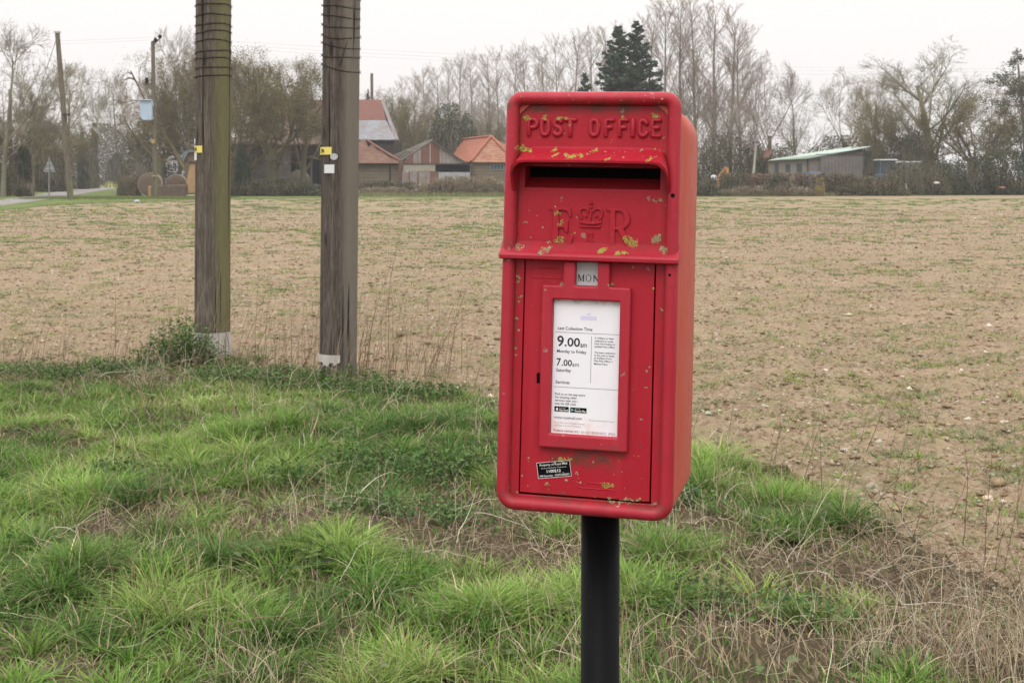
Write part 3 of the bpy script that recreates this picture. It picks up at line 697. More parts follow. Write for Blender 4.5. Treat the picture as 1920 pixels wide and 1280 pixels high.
def sub(F_): u, inv_ = np.unique(F_, return_inverse=True); return V[u], inv_.reshape(F_.shape)
v_, f_ = sub(F[~vm]); tag(link('field', mesh_np('field', v_, [f_], smooth=True), M['soil']), kind='structure')
v_, f_ = sub(F[vm]); tag(link('verge', mesh_np('verge', v_, [f_], smooth=True), M['verge']), kind='structure')

# lane and grass strip at the far left: sheets laid over the field
def strip(name, pts, z, mat, kind='structure'):
    mb = MB(); n = len(pts)//2
    V = [(x, y, z) for x, y in pts]; F = [(i, i+1, len(pts)-2-i, len(pts)-1-i) for i in range(n-1)]
    mb.add(V, F); o = mb.build(name, mat); tag(o, kind=kind); return o
def gp(px, py): D = EYE*2400/(py-330); return (X(px, D), D)
g = G('lane_asphalt', .9, .2); p = g.pos(); g.out(g.mix(g.ramp(g.noise(p, 1.2, 5), [(.3, 0), (.7, 1)]), (.20, .18, .175), (.28, .25, .235))); M['road'] = g.m
g = G('short_grass', .95, .1); p = g.pos(); c = g.mix(g.ramp(g.noise(p, .5, 5, .65), [(.35, 0), (.65, 1)]), (.085, .14, .032), (.16, .17, .06)); g.out(c); g.bump(g.noise(p, 5, 4), .8, .1); M['turf'] = g.m
strip('grass_strip', [gp(-260, 398), gp(0, 395), gp(110, 384), gp(250, 378.5), gp(430, 374), gp(700, 371.5), gp(950, 370.5), gp(1300, 370), gp(1600, 368), gp(1920, 366), gp(2200, 365), gp(2200, 352), gp(1920, 352), gp(1600, 352), gp(1300, 352), gp(950, 352), gp(700, 352), gp(430, 352), gp(250, 350.5), gp(110, 350), gp(0, 352), gp(-260, 358)], .02, M['turf'])
strip('lane', [gp(-300, 411), gp(0, 386.5), gp(100, 373), gp(180, 359.5), gp(222, 353), gp(240, 348.5), gp(214, 348.2), gp(200, 350.5), gp(150, 355), gp(90, 362.5), gp(0, 376), gp(-300, 393)], .03, M['road'])

# ================================================================== generators for plants
def pick(pal, n, rng=RNG, var=.15):
    pal = np.array(pal, float); c = pal[rng.integers(0, len(pal), n)]; return np.clip(c*(1+rng.normal(0, var, (n, 1)))*(1+rng.normal(0, .04, (n, 3))), .004, .9)
def blades(root, h, az, a, b, wd, col, name, mat, label=None, cat=None, kind='stuff'):
    N = len(root); T = np.array([0, .38, .72, 1.]); W = np.array([1, .85, .55, 0])
    d = np.stack([np.cos(az), np.sin(az), np.zeros(N)], -1); tw = az+PI/2+RNG.normal(0, .7, N); s = np.stack([np.cos(tw), np.sin(tw), np.zeros(N)], -1)
    V = np.zeros((N, 7, 3)); 
    for k, (t, w_) in enumerate(zip(T, W)):
        p = root+d*(h*(a*t+b*t*t))[:, None]; p[:, 2] += h*t*(1-.5*np.clip(a, 0, 1)*t)*(1-.45*b*t)
        if k < 3: V[:, 2*k] = p-s*(wd*w_/2)[:, None]; V[:, 2*k+1] = p+s*(wd*w_/2)[:, None]
        else: V[:, 6] = p
    bse = (np.arange(N)*7)[:, None]; Q = np.concatenate([bse+[[0, 1, 3, 2]], bse+[[2, 3, 5, 4]]]); Tt = bse+[[4, 5, 6]]
    me = mesh_np(name, V.reshape(-1, 3), [Q, Tt], np.repeat(col, 7, 0))
    return tag(link(name, me, mat), label, cat, kind=kind)
def leaves_np(P, size, col, rng=RNG, up=.6, asp=.62):
    """folded pointed leaves"""
    N = len(P); d = rng.normal(0, 1, (N, 3)); d[:, 2] = d[:, 2]*.5; d /= np.linalg.norm(d, axis=1, keepdims=True)
    nrm = rng.normal(0, 1, (N, 3))*(1-up)+np.array([0, -.25, 1])*up; s = np.cross(d, nrm); s /= np.maximum(np.linalg.norm(s, axis=1, keepdims=True), 1e-6); n2 = np.cross(s, d)
    size = np.asarray(size).reshape(-1, 1)*np.ones((N, 1)); V = np.zeros((N, 6, 3))
    V[:, 0] = P-d*size*.5; V[:, 1] = P+d*size*.5-n2*size*.12
    V[:, 2] = P-s*size*asp*.5-d*size*.12+n2*size*.12; V[:, 3] = P-s*size*asp*.36+d*size*.2+n2*size*.08
    V[:, 4] = P+s*size*asp*.5-d*size*.12+n2*size*.12; V[:, 5] = P+s*size*asp*.36+d*size*.2+n2*size*.08
    b = (np.arange(N)*6)[:, None]; Fq = np.concatenate([b+[[0, 1, 3, 2]], b+[[0, 4, 5, 1]]])
    return V.reshape(-1, 3), Fq, np.repeat(col, 6, 0)
def stems_np(root, az, el, L, r, droop, kink, nseg=6, rng=RNG):
    """thin bent stalks; returns tube arrays"""
    N = len(root); p = root.copy(); el = el.copy(); az = az.copy(); P0 = []; P1 = []; R0 = []; R1 = []
    for k in range(nseg):
        d = np.stack([np.cos(el)*np.cos(az), np.cos(el)*np.sin(az), np.sin(el)], -1); q = p+d*(L/nseg)[:, None]
        P0.append(p); P1.append(q); R0.append(r*(1-.75*k/nseg)); R1.append(r*(1-.75*(k+1)/nseg))
        p = q; el = el-droop/nseg+rng.normal(0, 1, N)*kink; az = az+rng.normal(0, 1, N)*kink
    return np.concatenate(P0), np.concatenate(P1), np.concatenate(R0), np.concatenate(R1)
def gpm(px, py): x, y = gp(px, py); return x, y
def zone(x, y, cs):
    m = np.zeros_like(x)
    for px, py, r in cs:
        cx_, cy2 = gp(px, py); m = np.maximum(m, np.exp(-(((x-cx_)/r)**2+((y-cy2)/(r*.9))**2)))
    return m
DEAD = [(560, 975, .33), (900, 1010, .36), (1300, 1015, .32), (1450, 1060, .38), (1600, 1085, .42), (1780, 1110, .55), (1720, 1210, .3), (1850, 1250, .35), (300, 712, .4), (80, 706, .6), (840, 965, .4), (1130, 1040, .4), (1500, 1240, .25), (1350, 1190, .2), (500, 708, .4), (760, 1010, .3), (1900, 1060, .8), (250, 985, .3)]
NETT = [(650, 880, .25), (760, 885, .28), (700, 965, .25), (560, 905, .2), (865, 890, .28), (830, 965, .25), (338, 688, .30), (650, 722, .4), (705, 735, .3), (430, 712, .4), (520, 715, .4), (800, 740, .3), (200, 705, .4), (80, 715, .4), (1290, 1150, .22), (1500, 1185, .2), (220, 900, .3), (600, 1075, .15), (1240, 960, .3)]
LUSH = [(250, 1110, .4), (130, 950, .5), (470, 860, .5), (690, 925, .3), (730, 800, .4), (650, 1050, .4), (1000, 1150, .3), (1380, 930, .4), (1470, 960, .4), (1220, 1130, .3), (1560, 1180, .2), (510, 1180, .3), (1600, 975, .25), (60, 880, .5), (1330, 880, .35), (880, 1180, .4), (320, 850, .4), (1250, 1060, .25)]
def scatter(n, x0, x1, y0, y1, rng=RNG):
    """points spread over the verge, thinning away from the camera's side"""
    x = rng.uniform(x0, x1, n); y = rng.uniform(y0, y1, n); return x, y
GREEN = [(.145, .225, .036), (.18, .27, .046), (.115, .19, .034), (.215, .285, .062), (.15, .245, .05)]
DRY = [(.42, .34, .20), (.36, .28, .17), (.50, .42, .27), (.30, .22, .13)]
# --- tussocks and sward
def greencol(x, y, k):
    t = np.clip((fbm(x, y, 1.7, 60, 3)-.5)*2.6+.5+RNG.normal(0, .14, k), 0, 1)[:, None]; lo = np.array([[.075, .150, .030]]); mi = np.array([[.150, .262, .044]]); hi = np.array([[.245, .335, .080]])
    return np.where(t < .5, lo+(mi-lo)*t*2, mi+(hi-mi)*(t*2-1))*(1+RNG.normal(0, .12, (k, 1)))
def make_grass():
    xs, ys2, hs, az, aa, bb, cols = [], [], [], [], [], [], []
    # sward
    n = 270000; x, y = scatter(n, -6.2, 4.6, 2.7, 11.6)
    m = vmask(x, y); dn = zone(x, y, DEAD); nn = zone(x, y, NETT); lu = zone(x, y, LUSH); pt = fbm(x, y, 2.2, 21, 3)
    right = np.clip((x-1.15)/.7, 0, 1)*np.clip((5.9-y)/1.0, 0, 1)      # brambly corner
    keep = RNG.random(n) < np.clip(.62+1.5*(pt-.35)+.9*lu-1.0*dn-.25*nn-.3*right, .05, 1)*(m > 0)
    keep |= (m > 0) & (y > 9) & (RNG.random(n) < .6); keep &= np.abs(x) < .47*y+1.2
    x, y, lu, pt, dn = x[keep], y[keep], lu[keep], pt[keep], dn[keep]; k = len(x)
    h = (.042+.06*RNG.random(k))*(.75+.8*lu+.7*(pt-.4))*(1-.35*dn)
    xs.append(x); ys2.append(y); hs.append(h); az.append(RNG.uniform(0, 2*PI, k)); aa.append(RNG.uniform(0, .55, k)); bb.append(RNG.uniform(0, .8, k))
    c = greencol(x, y, k); dd = RNG.random(k) < .15+.5*dn+.14*(pt < .42); c[dd] = pick(DRY, dd.sum()); cols.append(c)
    # tussocks: blades fanning out of one crown
    nt_ = 2600; cx2, cy3 = scatter(nt_, -6.0, 4.4, 2.8, 11.2); lu2 = zone(cx2, cy3, LUSH); dn2 = zone(cx2, cy3, DEAD); m2 = vmask(cx2, cy3); nn2 = zone(cx2, cy3, NETT)
    rt2 = np.clip((cx2-1.15)/.7, 0, 1)*np.clip((5.9-cy3)/1.0, 0, 1)
    kp = (RNG.random(nt_) < .50+.9*lu2-.9*dn2-.4*nn2-.3*rt2) & (m2 > .05) & (np.abs(cx2) < .47*cy3+1)
    for X_, Y_, l_ in zip(cx2[kp], cy3[kp], lu2[kp]):
        k = int(RNG.uniform(60, 150)*(1+.5*l_)); r = RNG.uniform(.03, .085); a = RNG.uniform(0, 2*PI, k); rr = r*np.sqrt(RNG.random(k))
        xs.append(X_+rr*np.cos(a)*random.uniform(.8, 1.5)); ys2.append(Y_+rr*np.sin(a)); H = RNG.uniform(.085, .165)*(1+.35*l_)*(1 if Y_ < 8 else .8)
        hs.append(H*RNG.uniform(.55, 1.15, k)); az.append(a+RNG.normal(0, .8, k)); aa.append(.1+rr/r*.5+RNG.normal(0, .1, k)); bb.append(np.clip(.15+rr/r*.7+RNG.normal(0, .15, k), 0, 1.2))
        c0 = greencol(np.array([X_]), np.array([Y_]), 1)[0]; pal = [tuple(c0*random.uniform(.75, 1.3)), tuple(c0)]; c = pick(pal, k, var=.14); dd = RNG.random(k) < .07; c[dd] = pick(DRY, dd.sum()); cols.append(c)
    # weeds scattered over the field
    nw = 9500; yy = 4.6+RNG.random(nw)**1.4*85; xx = RNG.uniform(-1, 1, nw)*(.44*yy+2); pz = fbm(xx, yy, .35, 40, 3)
    kp = (vmask(xx, yy) < -.1) & (RNG.random(nw) < np.clip((pz-.30)*3.2, .10, 1))
    fx, fy, fh, fa, fb, fc, fz = [], [], [], [], [], [], []
    for X_, Y_ in zip(xx[kp], yy[kp]):
        far = Y_/20; k = int(RNG.uniform(22, 64)); r = RNG.uniform(.04, .15)*(1+.35*far); a = RNG.uniform(0, 2*PI, k); rr = r*np.sqrt(RNG.random(k))
        xs.append(X_+rr*np.cos(a)*1.3); ys2.append(Y_+rr*np.sin(a)); hs.append(RNG.uniform(.022, .055, k)*(1+.25*far)); az.append(a); aa.append(RNG.uniform(.2, .9, k)); bb.append(RNG.uniform(.2, .9, k))
        cols.append(pick([random.choice([(.15, .24, .035), (.10, .18, .05), (.19, .24, .05), (.11, .16, .065)])], k, var=.15))
    x = np.concatenate(xs); y = np.concatenate(ys2); h = np.concatenate(hs)
    root = np.stack([x, y, gz(x, y)-.004], -1)
    wd = np.where(y < 12, .0050, .0045*np.maximum(1, y/14))*RNG.uniform(.7, 1.35, len(x))
    return root, h, np.concatenate(az), np.clip(np.concatenate(aa), 0, 1.2), np.concatenate(bb), wd, np.concatenate(cols)
gr = make_grass(); onv = (gr[0][:, 1] < edge_y(gr[0][:, 0])+.9)
def subset(t, k): return tuple(a[k] for a in t)
blades(*subset(gr, onv), 'grass', M['blade'], 'bright spring grass in tussocks on the verge', 'grass')
blades(*subset(gr, ~onv), 'field_weeds', M['blade'], 'small green weeds dotted over the bare tan field', 'weeds')

# --- dead grass litter, stalks and brambles on the verge
def make_dead():
    A = [[], [], [], []]; CO = []
    def put(root, az, el, L, r, droop, kink, pal, nseg=6):
        t = stems_np(root, az, el, L, r, droop, kink, nseg)
        for a, b in zip(A, t): a.append(b)
        CO.append(np.tile(pick(pal, len(root), var=.18), (nseg, 1)))
    def pts(n, fn, y0=2.8, y1=11.8):
        x, y = scatter(n, -6, 4.4, y0, y1); k = (RNG.random(n) < fn(x, y)) & (vmask(x, y) > -.35) & (np.abs(x) < .47*y+1); x, y = x[k], y[k]; return np.stack([x, y, gz(x, y)], -1)
    TAN = [(.52, .43, .29), (.42, .33, .21), (.60, .52, .38), (.30, .22, .14), (.48, .40, .30)]
    BRN = [(.15, .095, .06), (.21, .145, .095), (.10, .062, .04), (.28, .21, .15)]
    rt = lambda x, y: np.clip((x-1.05)/.9, 0, 1)*np.clip((6.3-y)/1.4, 0, 1)*(.35+1.1*(fbm(x, y, 1.6, 33, 2) > .47))
    # short litter lying low in the dead zones
    R_ = pts(60000, lambda x, y: np.clip(.07+.75*zone(x, y, DEAD)+.35*rt(x, y), 0, 1)); n = len(R_); R_[:, 2] += RNG.uniform(0, .05, n)
    put(R_, RNG.uniform(0, 2*PI, n), RNG.normal(.12, .35, n), RNG.uniform(.06, .22, n), RNG.uniform(.0007, .0016, n), RNG.normal(.2, .5, n), .22, TAN+BRN+BRN, 4)
    # upright dead stalks
    R_ = pts(16000, lambda x, y: np.clip(.17+.5*zone(x, y, DEAD)+.12*(np.abs(vmask(x, y)-.3) < .6)+.3*rt(x, y), 0, 1)); n = len(R_)
    put(R_, RNG.uniform(0, 2*PI, n), RNG.normal(1.15, .3, n), RNG.uniform(.08, .30, n), RNG.uniform(.0011, .0024, n), RNG.normal(.4, .8, n), .24, TAN+TAN+BRN, 5)
    # long pale stems lying or arching
    R_ = pts(4200, lambda x, y: np.clip(.10+.8*zone(x, y, DEAD)+.6*rt(x, y), 0, 1)*np.clip((y-3.3)/1.5, .1, 1), 3.2, 10.8); n = len(R_); R_[:, 2] += RNG.uniform(.0, .08, n)
    put(R_, RNG.uniform(0, 2*PI, n), RNG.uniform(.0, .7, n), RNG.uniform(.14, .5, n), RNG.uniform(.0009, .0021, n), RNG.uniform(.2, 1.3, n), .2, [(.50, .42, .33), (.40, .31, .23), (.56, .49, .40), (.26, .18, .13)], 8)
    # brambles in the right-hand corner
    R_ = pts(3200, lambda x, y: np.clip(rt(x, y)*1.2-.1, 0, .8), 3.0, 7.0); n = len(R_)
    put(R_, RNG.uniform(0, 2*PI, n), RNG.uniform(.3, 1.4, n), RNG.uniform(.2, .7, n), RNG.uniform(.0013, .003, n), RNG.uniform(.6, 2.0, n), .2, BRN+[(.40, .32, .25)], 8)
    # tall thin stems between and beside the poles
    for (px, py, n, L0, L1, sp_) in ((300, 690, 40, .35, .9, .35), (520, 695, 60, .3, .8, .55), (590, 700, 40, .4, .9, .25), (720, 708, 100, .35, .8, .45), (690, 715, 10, 1.0, 1.25, .2), (470, 700, 26, .3, .7, .3), (860, 735, 40, .2, .45, .35), (60, 695, 80, .2, .5, .9), (1400, 870, 22, .3, .65, .5), (1560, 935, 12, .3, .6, .2), (1900, 1040, 20, .3, .6, .2)):
        cx_, cy2 = gp(px, py); x = cx_+RNG.normal(0, sp_, n); y = cy2+RNG.normal(0, .25, n); R_ = np.stack([x, y, gz(x, y)], -1)
        put(R_, RNG.normal(.3, .9, n), RNG.normal(1.35, .16, n), RNG.uniform(L0, L1, n), RNG.uniform(.0014, .0028, n), RNG.normal(.15, .25, n), .07, BRN+[(.36, .27, .19)], 8)
    # dry grass at the bottom right
    for (px, py, n, s_) in ((1880, 1240, 260, .16), (1660, 1235, 60, .1), (1400, 1250, 90, .25), (1120, 1250, 60, .2), (700, 1240, 60, .4), (470, 1270, 60, .1), (1790, 1270, 120, .2)):
        cx_, cy2 = gp(px, min(py, 1279)); x = cx_+RNG.normal(0, s_, n); y = cy2-.1+RNG.normal(0, .15, n); R_ = np.stack([x, y, gz(x, y)], -1)
        put(R_, RNG.uniform(0, 2*PI, n), RNG.normal(1.35, .2, n), RNG.uniform(.12, .32, n), RNG.uniform(.0009, .0017, n), RNG.uniform(0, 1.6, n), .16, TAN, 7)
    P0, P1, R0, R1 = [np.concatenate(a) for a in A]; C_ = np.concatenate(CO)
    R0 = R0*1.0; V, F = tubes_np(P0, P1, R0, R1, 3)
    return V, F, np.repeat(C_, 6, 0)
V, F, c_ = make_dead(); tag(link('dead_stems', mesh_np('dead_stems', V, [F], c_), M['dead']), 'dead tan stalks, bramble stems and straw tangled over the verge', 'dead stems', kind='stuff')

# --- nettles and low broad leaves
def make_nettles():
    P = []; S = []; Cc = []; st = []
    for i, (px, py, r) in enumerate(NETT):
        cx_, cy2 = gp(px, py); n = int(170*r*r/.16*min(1, 7/cy2+.3)); x = cx_+RNG.normal(0, r*.6, n); y = cy2+RNG.normal(0, r*.38, n)
        for X_, Y_ in zip(x, y):
            z0 = float(gz(X_, Y_)); tall = (.38 if (px, py) == (338, 688) else .11)*RNG.uniform(.4, 1.1)*math.exp(-((X_-cx_)/r)**2*.6); k = int((4+tall*38)*(2.6 if r == .30 and px == 338 else 1)); hh = RNG.random(k)*tall+.015
            P.append(np.stack([X_+RNG.normal(0, .028, k), Y_+RNG.normal(0, .028, k), z0+hh], -1)); S.append(RNG.uniform(.016, .034, k)); Cc.append(pick([(.075, .14, .038), (.10, .175, .05), (.06, .115, .035), (.13, .20, .06)], k, var=.15)); st.append((X_, Y_, z0, tall))
    # stray broad leaves
    n = 2600; x, y = scatter(n, -6, 4, 3, 10.8); k = (vmask(x, y) > .1) & (np.abs(x) < .47*y+1) & (RNG.random(n) < .55); x, y = x[k], y[k]; n = len(x)
    P.append(np.stack([x, y, gz(x, y)+RNG.uniform(.01, .07, n)], -1)); S.append(RNG.uniform(.018, .05, n)); Cc.append(pick([(.08, .14, .04), (.12, .18, .06), (.16, .20, .09)], n, var=.15))
    P = np.concatenate(P); V, F, c2 = leaves_np(P, np.concatenate(S), np.concatenate(Cc)); st = np.array(st)
    st = st[st[:, 3] > .1]; V2, F2 = tubes_np(st[:, :3], st[:, :3]+np.stack([RNG.normal(0, .02, len(st)), RNG.normal(0, .02, len(st)), st[:, 3]], -1), np.full(len(st), .002), np.full(len(st), .001), 3)
    return np.concatenate([V, V2]), [F, F2+len(V)], np.concatenate([c2, np.tile([[.07, .10, .04]], (len(V2), 1))])
V, F, c_ = make_nettles(); tag(link('nettles', mesh_np('nettles', V, F, c_), M['leaf']), 'dark green nettles and broad leaves low in the verge grass', 'nettles', kind='stuff')

# --- flints and clods on the field
def make_stones():
    n = 90000; y = 4.2+RNG.random(n)**1.7*56; x = RNG.uniform(-1, 1, n)*(.44*y+1.5); k = (vmask(x, y) < .15); x, y = x[k], y[k]; n = len(x)
    s = np.exp(RNG.normal(math.log(.0075), .5, n))*(1+.035*y); s = np.minimum(s, .042)
    base = np.array([[1, 0, 0], [-1, 0, 0], [0, 1, 0], [0, -1, 0], [0, 0, 1], [0, 0, -1.]]); V = base[None]*RNG.uniform(.55, 1.25, (n, 6, 1))+RNG.normal(0, .18, (n, 6, 3))
    a = RNG.uniform(0, 2*PI, n); ca, sa = np.cos(a), np.sin(a); sq = RNG.uniform(.35, .7, n)
    X_ = V[..., 0]*ca[:, None]*1.25-V[..., 1]*sa[:, None]; Y_ = V[..., 0]*sa[:, None]*1.25+V[..., 1]*ca[:, None]; Z_ = V[..., 2]*sq[:, None]
    V = np.stack([X_, Y_, Z_], -1)*s[:, None, None]; V += np.stack([x, y, gz(x, y)+s*.15], -1)[:, None]
    F = np.array([[0, 2, 4], [2, 1, 4], [1, 3, 4], [3, 0, 4], [2, 0, 5], [1, 2, 5], [3, 1, 5], [0, 3, 5]]); F = (np.arange(n)*6)[:, None, None]+F[None]
    col = pick([(.25, .175, .10), (.19, .125, .07), (.28, .20, .12), (.31, .25, .18), (.46, .40, .32), (.23, .14, .085), (.21, .14, .085), (.25, .18, .105), (.17, .11, .065), (.23, .16, .09)], n, var=.15)
    return V.reshape(-1, 3), F.reshape(-1, 3), np.repeat(col, 6, 0)
V, F, c_ = make_stones(); tag(link('flints', mesh_np('flints', V, [F], c_), M['stone']), 'pale flints and small clods strewn over the bare field', 'stones', kind='stuff')
# a few big flints one can pick out
for i, (px, py, s, lab) in enumerate(((1160, 948, .0, ''), (1852, 942, .06, 'long cream and orange flint on the soil at the right'), (1635, 918, .045, 'upright knobbly cream flint on bare soil right of the post box'), (1582, 849, .045, 'pale flat flint near the right end of the bright grass'), (1885, 787, .05, 'cream flint at the far right of the near soil'), (1772, 827, .04, 'orange tinted clod among green weeds'), (1548, 700, .05, 'pale flint in the middle of the right-hand soil'))):
    if not s: continue
    x, y = gp(px, py); bm = bmesh.new(); bmesh.ops.create_icosphere(bm, subdivisions=3, radius=1)
    rr_ = np.random.default_rng(i)
    for v in bm.verts:
        p = v.co; k = 1+.5*(float(vn(p.x*2+i*5, p.y*2+p.z*1.5, 1.1, i))-.5)+.25*(float(vn(p.x*3+i*5, p.z*3, 2.1, i))-.5); v.co = Vector((p.x*1.25*k, p.y*.8*k, p.z*(.5 if i != 2 else .9)*k))*s*.55
    me = bpy.data.meshes.new('flint_stone'); bm.to_mesh(me); bm.free()
    cc = [(.45, .37, .26), (.34, .28, .22), (.5, .46, .4), (.55, .48, .34), (.42, .24, .14), (.52, .47, .40)][i-1]
    g = G('flint_%s' % 'abcdefg'[i], .6, .3); g.out(g.mix(g.ramp(g.noise(g.co(), 45, 4), [(.4, 0), (.6, .8)]), cc, (.45, .26, .13) if i in (1, 5) else (.30, .24, .19)))
    o = link('flint_stone', me, g.m, None, (x, y, float(gz(x, y))+s*.12)); o.rotation_euler = (0, 0, i*1.3); tag(o, lab, 'stone', 'large flints on the field')
# twiggy prone branches one can single out are part of dead_stems

# ================================================================== THE TWO BIG POLES
def lathe_pole(R0, R1, H, lean, n=56, seed=0, m=60):
    """weathered shaft with a slightly fluted section; returns mesh verts/faces local"""
    r = np.random.default_rng(seed); V = []; F = []
    k = [(r.uniform(.002, .008)/(.6+.3*q), q, r.uniform(0, 6)) for q in range(2, 9)]
    crk = r.uniform(0, 2*PI, 4)
    for j in range(m+1):
        z = H*j/m; R_ = R0+(R1-R0)*j/m
        for i in range(n):
            t = 2*PI*i/n; rr = R_*(1+sum(a*math.cos(q*t+p+.12*z) for a, q, p in k))
            for c2 in crk:
                dlt = abs((t-c2-.03*math.sin(z*1.3)+PI) % (2*PI)-PI); rr -= .006*math.exp(-(dlt/.05)**2)
            V.append((rr*math.sin(t)+lean[0]*z, -rr*math.cos(t)+lean[1]*z, z))
    for j in range(m):
        for i in range(n): F.append((j*n+i, j*n+(i+1) % n, (j+1)*n+(i+1) % n, (j+1)*n+i))
    F.append(tuple(range(m*n, (m+1)*n)))
    return V, F
def curved_patch(R, t0, t1, z0, z1, lean, th=.0025, n=10, jag=None):
    V = []; F = []
    for i in range(n+1):
        t = t0+(t1-t0)*i/n; zb = z0+(jag(i/n) if jag else 0)
        for rr in (R, R+th):
            for z in (zb, z1): V.append((rr*math.sin(t)+lean[0]*z, -rr*math.cos(t)+lean[1]*z, z))
    for i in range(n):
        a = 4*i; b = a+4
        for q in ((a+2, b+2, b+3, a+3), (a+3, b+3, b+1, a+1)): pass
        F += [(a+2, b+2, b+3, a+3), (a, b, b+1, a+1)[::-1], (a+1, b+1, b+3, a+3), (a, a+2, b+2, b)]
    # fix: outer = indices 2,3 ; inner = 0,1
    F = []
    for i in range(n):
        a = 4*i; b = a+4; F += [(a+2, b+2, b+3, a+3), (a+1, a, b, b+1)[::-1], (a, a+2, b+2, b)[::-1], (a+1, b+1, b+3, a+3)[::-1]]
    F += [(0, 1, 3, 2), (4*n, 4*n+2, 4*n+3, 4*n+1)]
    return V, F
def wrap_text(me, R, t0, lean, zc):
    """bend a flat lettering mesh (x = arc length, z) round the pole"""
    for v in me.vertices:
        t = t0+v.co.x/R; z = v.co.z+zc; v.co = Vector(((R-v.co.y)*math.sin(t)+lean[0]*z, -(R-v.co.y)*math.cos(t)+lean[1]*z, z))
    me.update(); return me
def wire_rings(R, zs, lean, amp, seed, zslope=0):
    r = random.Random(seed); mb = MB()
    for z in zs:
        ph = r.uniform(0, 6); a = amp*r.uniform(.6, 1.3); pts = []
        a2 = r.uniform(.004, .010); ph2 = r.uniform(0, 6)
        for i in range(49):
            t = 2*PI*i/48; zz = z+a*math.sin(t+ph*.15+.4)+a2*math.sin(3*t+ph2)*.5; pts.append(((R+.003)*math.sin(t)+lean[0]*zz, -(R+.003)*math.cos(t)+lean[1]*zz, zz))
        mb.tube(pts, .0046, 5, False); mb.tube([(p[0]*1.0+.0, p[1], p[2]++.005*math.sin(i*1.1)) for i, p in enumerate(pts)], .0026, 4, False)
        for k in range(9):
            t = 2*PI*k/9+r.uniform(-.2, .2); zz = z+a*math.sin(t+ph*.15+.4); q = Vector(((R+.004)*math.sin(t)+lean[0]*zz, -(R+.004)*math.cos(t)+lean[1]*zz, zz)); o_ = Vector((math.sin(t), -math.cos(t), 0))
            tt = Vector((math.cos(t), math.sin(t), 0))
            for s in (-1, 1): mb.tube([q-o_*.002, q+o_*.014+Vector((0, 0, s*.012))+tt*s*.004], [.0026, .001], 4)
    return mb
def big_pole(px, D, R0, R1, lean, mat, label, seed, zs, amp):
    x = X(px, D); root = empty('wooden_pole', (x, D, 0), label, 'pole', 'pair of wooden poles on the verge')
    V, F = lathe_pole(R0, R1, 8.5, lean, seed=seed); V = [(a, b, c-.35) for a, b, c in V]
    me = pymesh(V, F); me.polygons.foreach_set('use_smooth', [True]*len(me.polygons)); link('shaft', me, mat, root)
    mb = wire_rings(R0*.985, zs, lean, amp, seed); mb.build('barbed_wire', M['wire'], root, local=True)
    return root
D1 = 11.15; lean1 = (.0035, 0)
p1 = big_pole(398, D1, .152, .149, lean1, M['pole_a'], 'left of the two thick wooden poles, green with algae down its right side', 3, [Zp(y, D1)+.004*math.sin(y) for y in (146, 130, 113, 99, 80, 64, 49, 31, 14, -4, -20, -38, -55, -70, -88, -105, -122, -140)], .012)
D2 = 10.2; lean2 = (.010, 0)
p2 = big_pole(633, D2, .149, .147, lean2, M['pole_b'], 'right of the two thick wooden poles, dark grey-brown with a small white label', 8, [Zp(y, D2) for y in (128, 106, 86, 68, 49, 32, 14, -4, -22, -40, -60, -78, -95, -113)], -.034)
def ppart(root, name, V, F, mat, parent=None, label=None):
    o = link(name, pymesh(V, F), mat, parent or root)
    if label: o['label'] = label
    return o
def label_on(root, R, lean, D, cxp, px0, px1, py0, py1, name, mat, label=None, th=.0025, jag=None, extra=.004):
    f_ = lambda px: math.asin(max(-1, min(1, (px-cxp)/2400*D/(R+.003))))
    V, F = curved_patch(R+extra, f_(px0), f_(px1), Zp(py1, D), Zp(py0, D), lean, th, jag=jag)
    return ppart(root, name, V, F, mat, label=label), f_(px0)
# number plates
pl1, t0 = label_on(p1, .152, lean1, D1, 400.5, 369.6, 388, 274, 287, 'number_plate', M['yellow'], 'yellow plate numbered 293')
me = text_mesh('293', 0, 0, .056, .030, .03, .0001, 0); link('plate_digits', wrap_text(me, .1600, -1.14, lean1, Zp(284.0, D1)), M['ink'], pl1)
label_on(p1, .152, lean1, D1, 400.5, 369.0, 376, 287.5, 301, 'white_strip', M['white_pl'])
label_on(p1, .152, lean1, D1, 400.5, 368.6, 371.5, 260, 270, 'white_tag', M['white_pl'])
pl2, t0 = label_on(p2, .149, lean2, D2, 637, 601.5, 626.5, 276.5, 290.5, 'number_plate', M['yellow'], 'yellow plate numbered 294')
me = text_mesh('294', 0, 0, .056, .031, .03, .0001, 0); link('plate_digits', wrap_text(me, .1570, -1.12, lean2, Zp(287.2, D2)), M['ink'], pl2)
label_on(p2, .149, lean2, D2, 637, 612.5, 632, 309, 325, 'paper_label', M['white_pl'], 'blank white label')
V = []; F = []
mb = MB(); t = math.asin((631.5-637)/2400*D2/.15); cz_ = Zp(294.5, D2); c_n = Vector((math.sin(t), -math.cos(t), 0)); c_t = Vector((math.cos(t), math.sin(t), 0)); c_0 = c_n*.155+Vector((lean2[0]*cz_, 0, cz_))
rim_ = [c_0+c_t*.031*math.cos(2*PI*k/20)+Vector((0, 0, .026*math.sin(2*PI*k/20))) for k in range(20)]
mb.prism(rim_, c_n*.004); mb.build('metal_disc', M['metal'], p2, local=True)
mb = MB(); qs = []
for k in range(9):
    px_ = 655-14*k/8; py_ = 80+46*k/8; t = math.asin((px_-638.5)/2400*D2/.155); z_ = Zp(py_, D2); qs.append((.1535*math.sin(t)+lean2[0]*z_, -.1535*math.cos(t), z_))
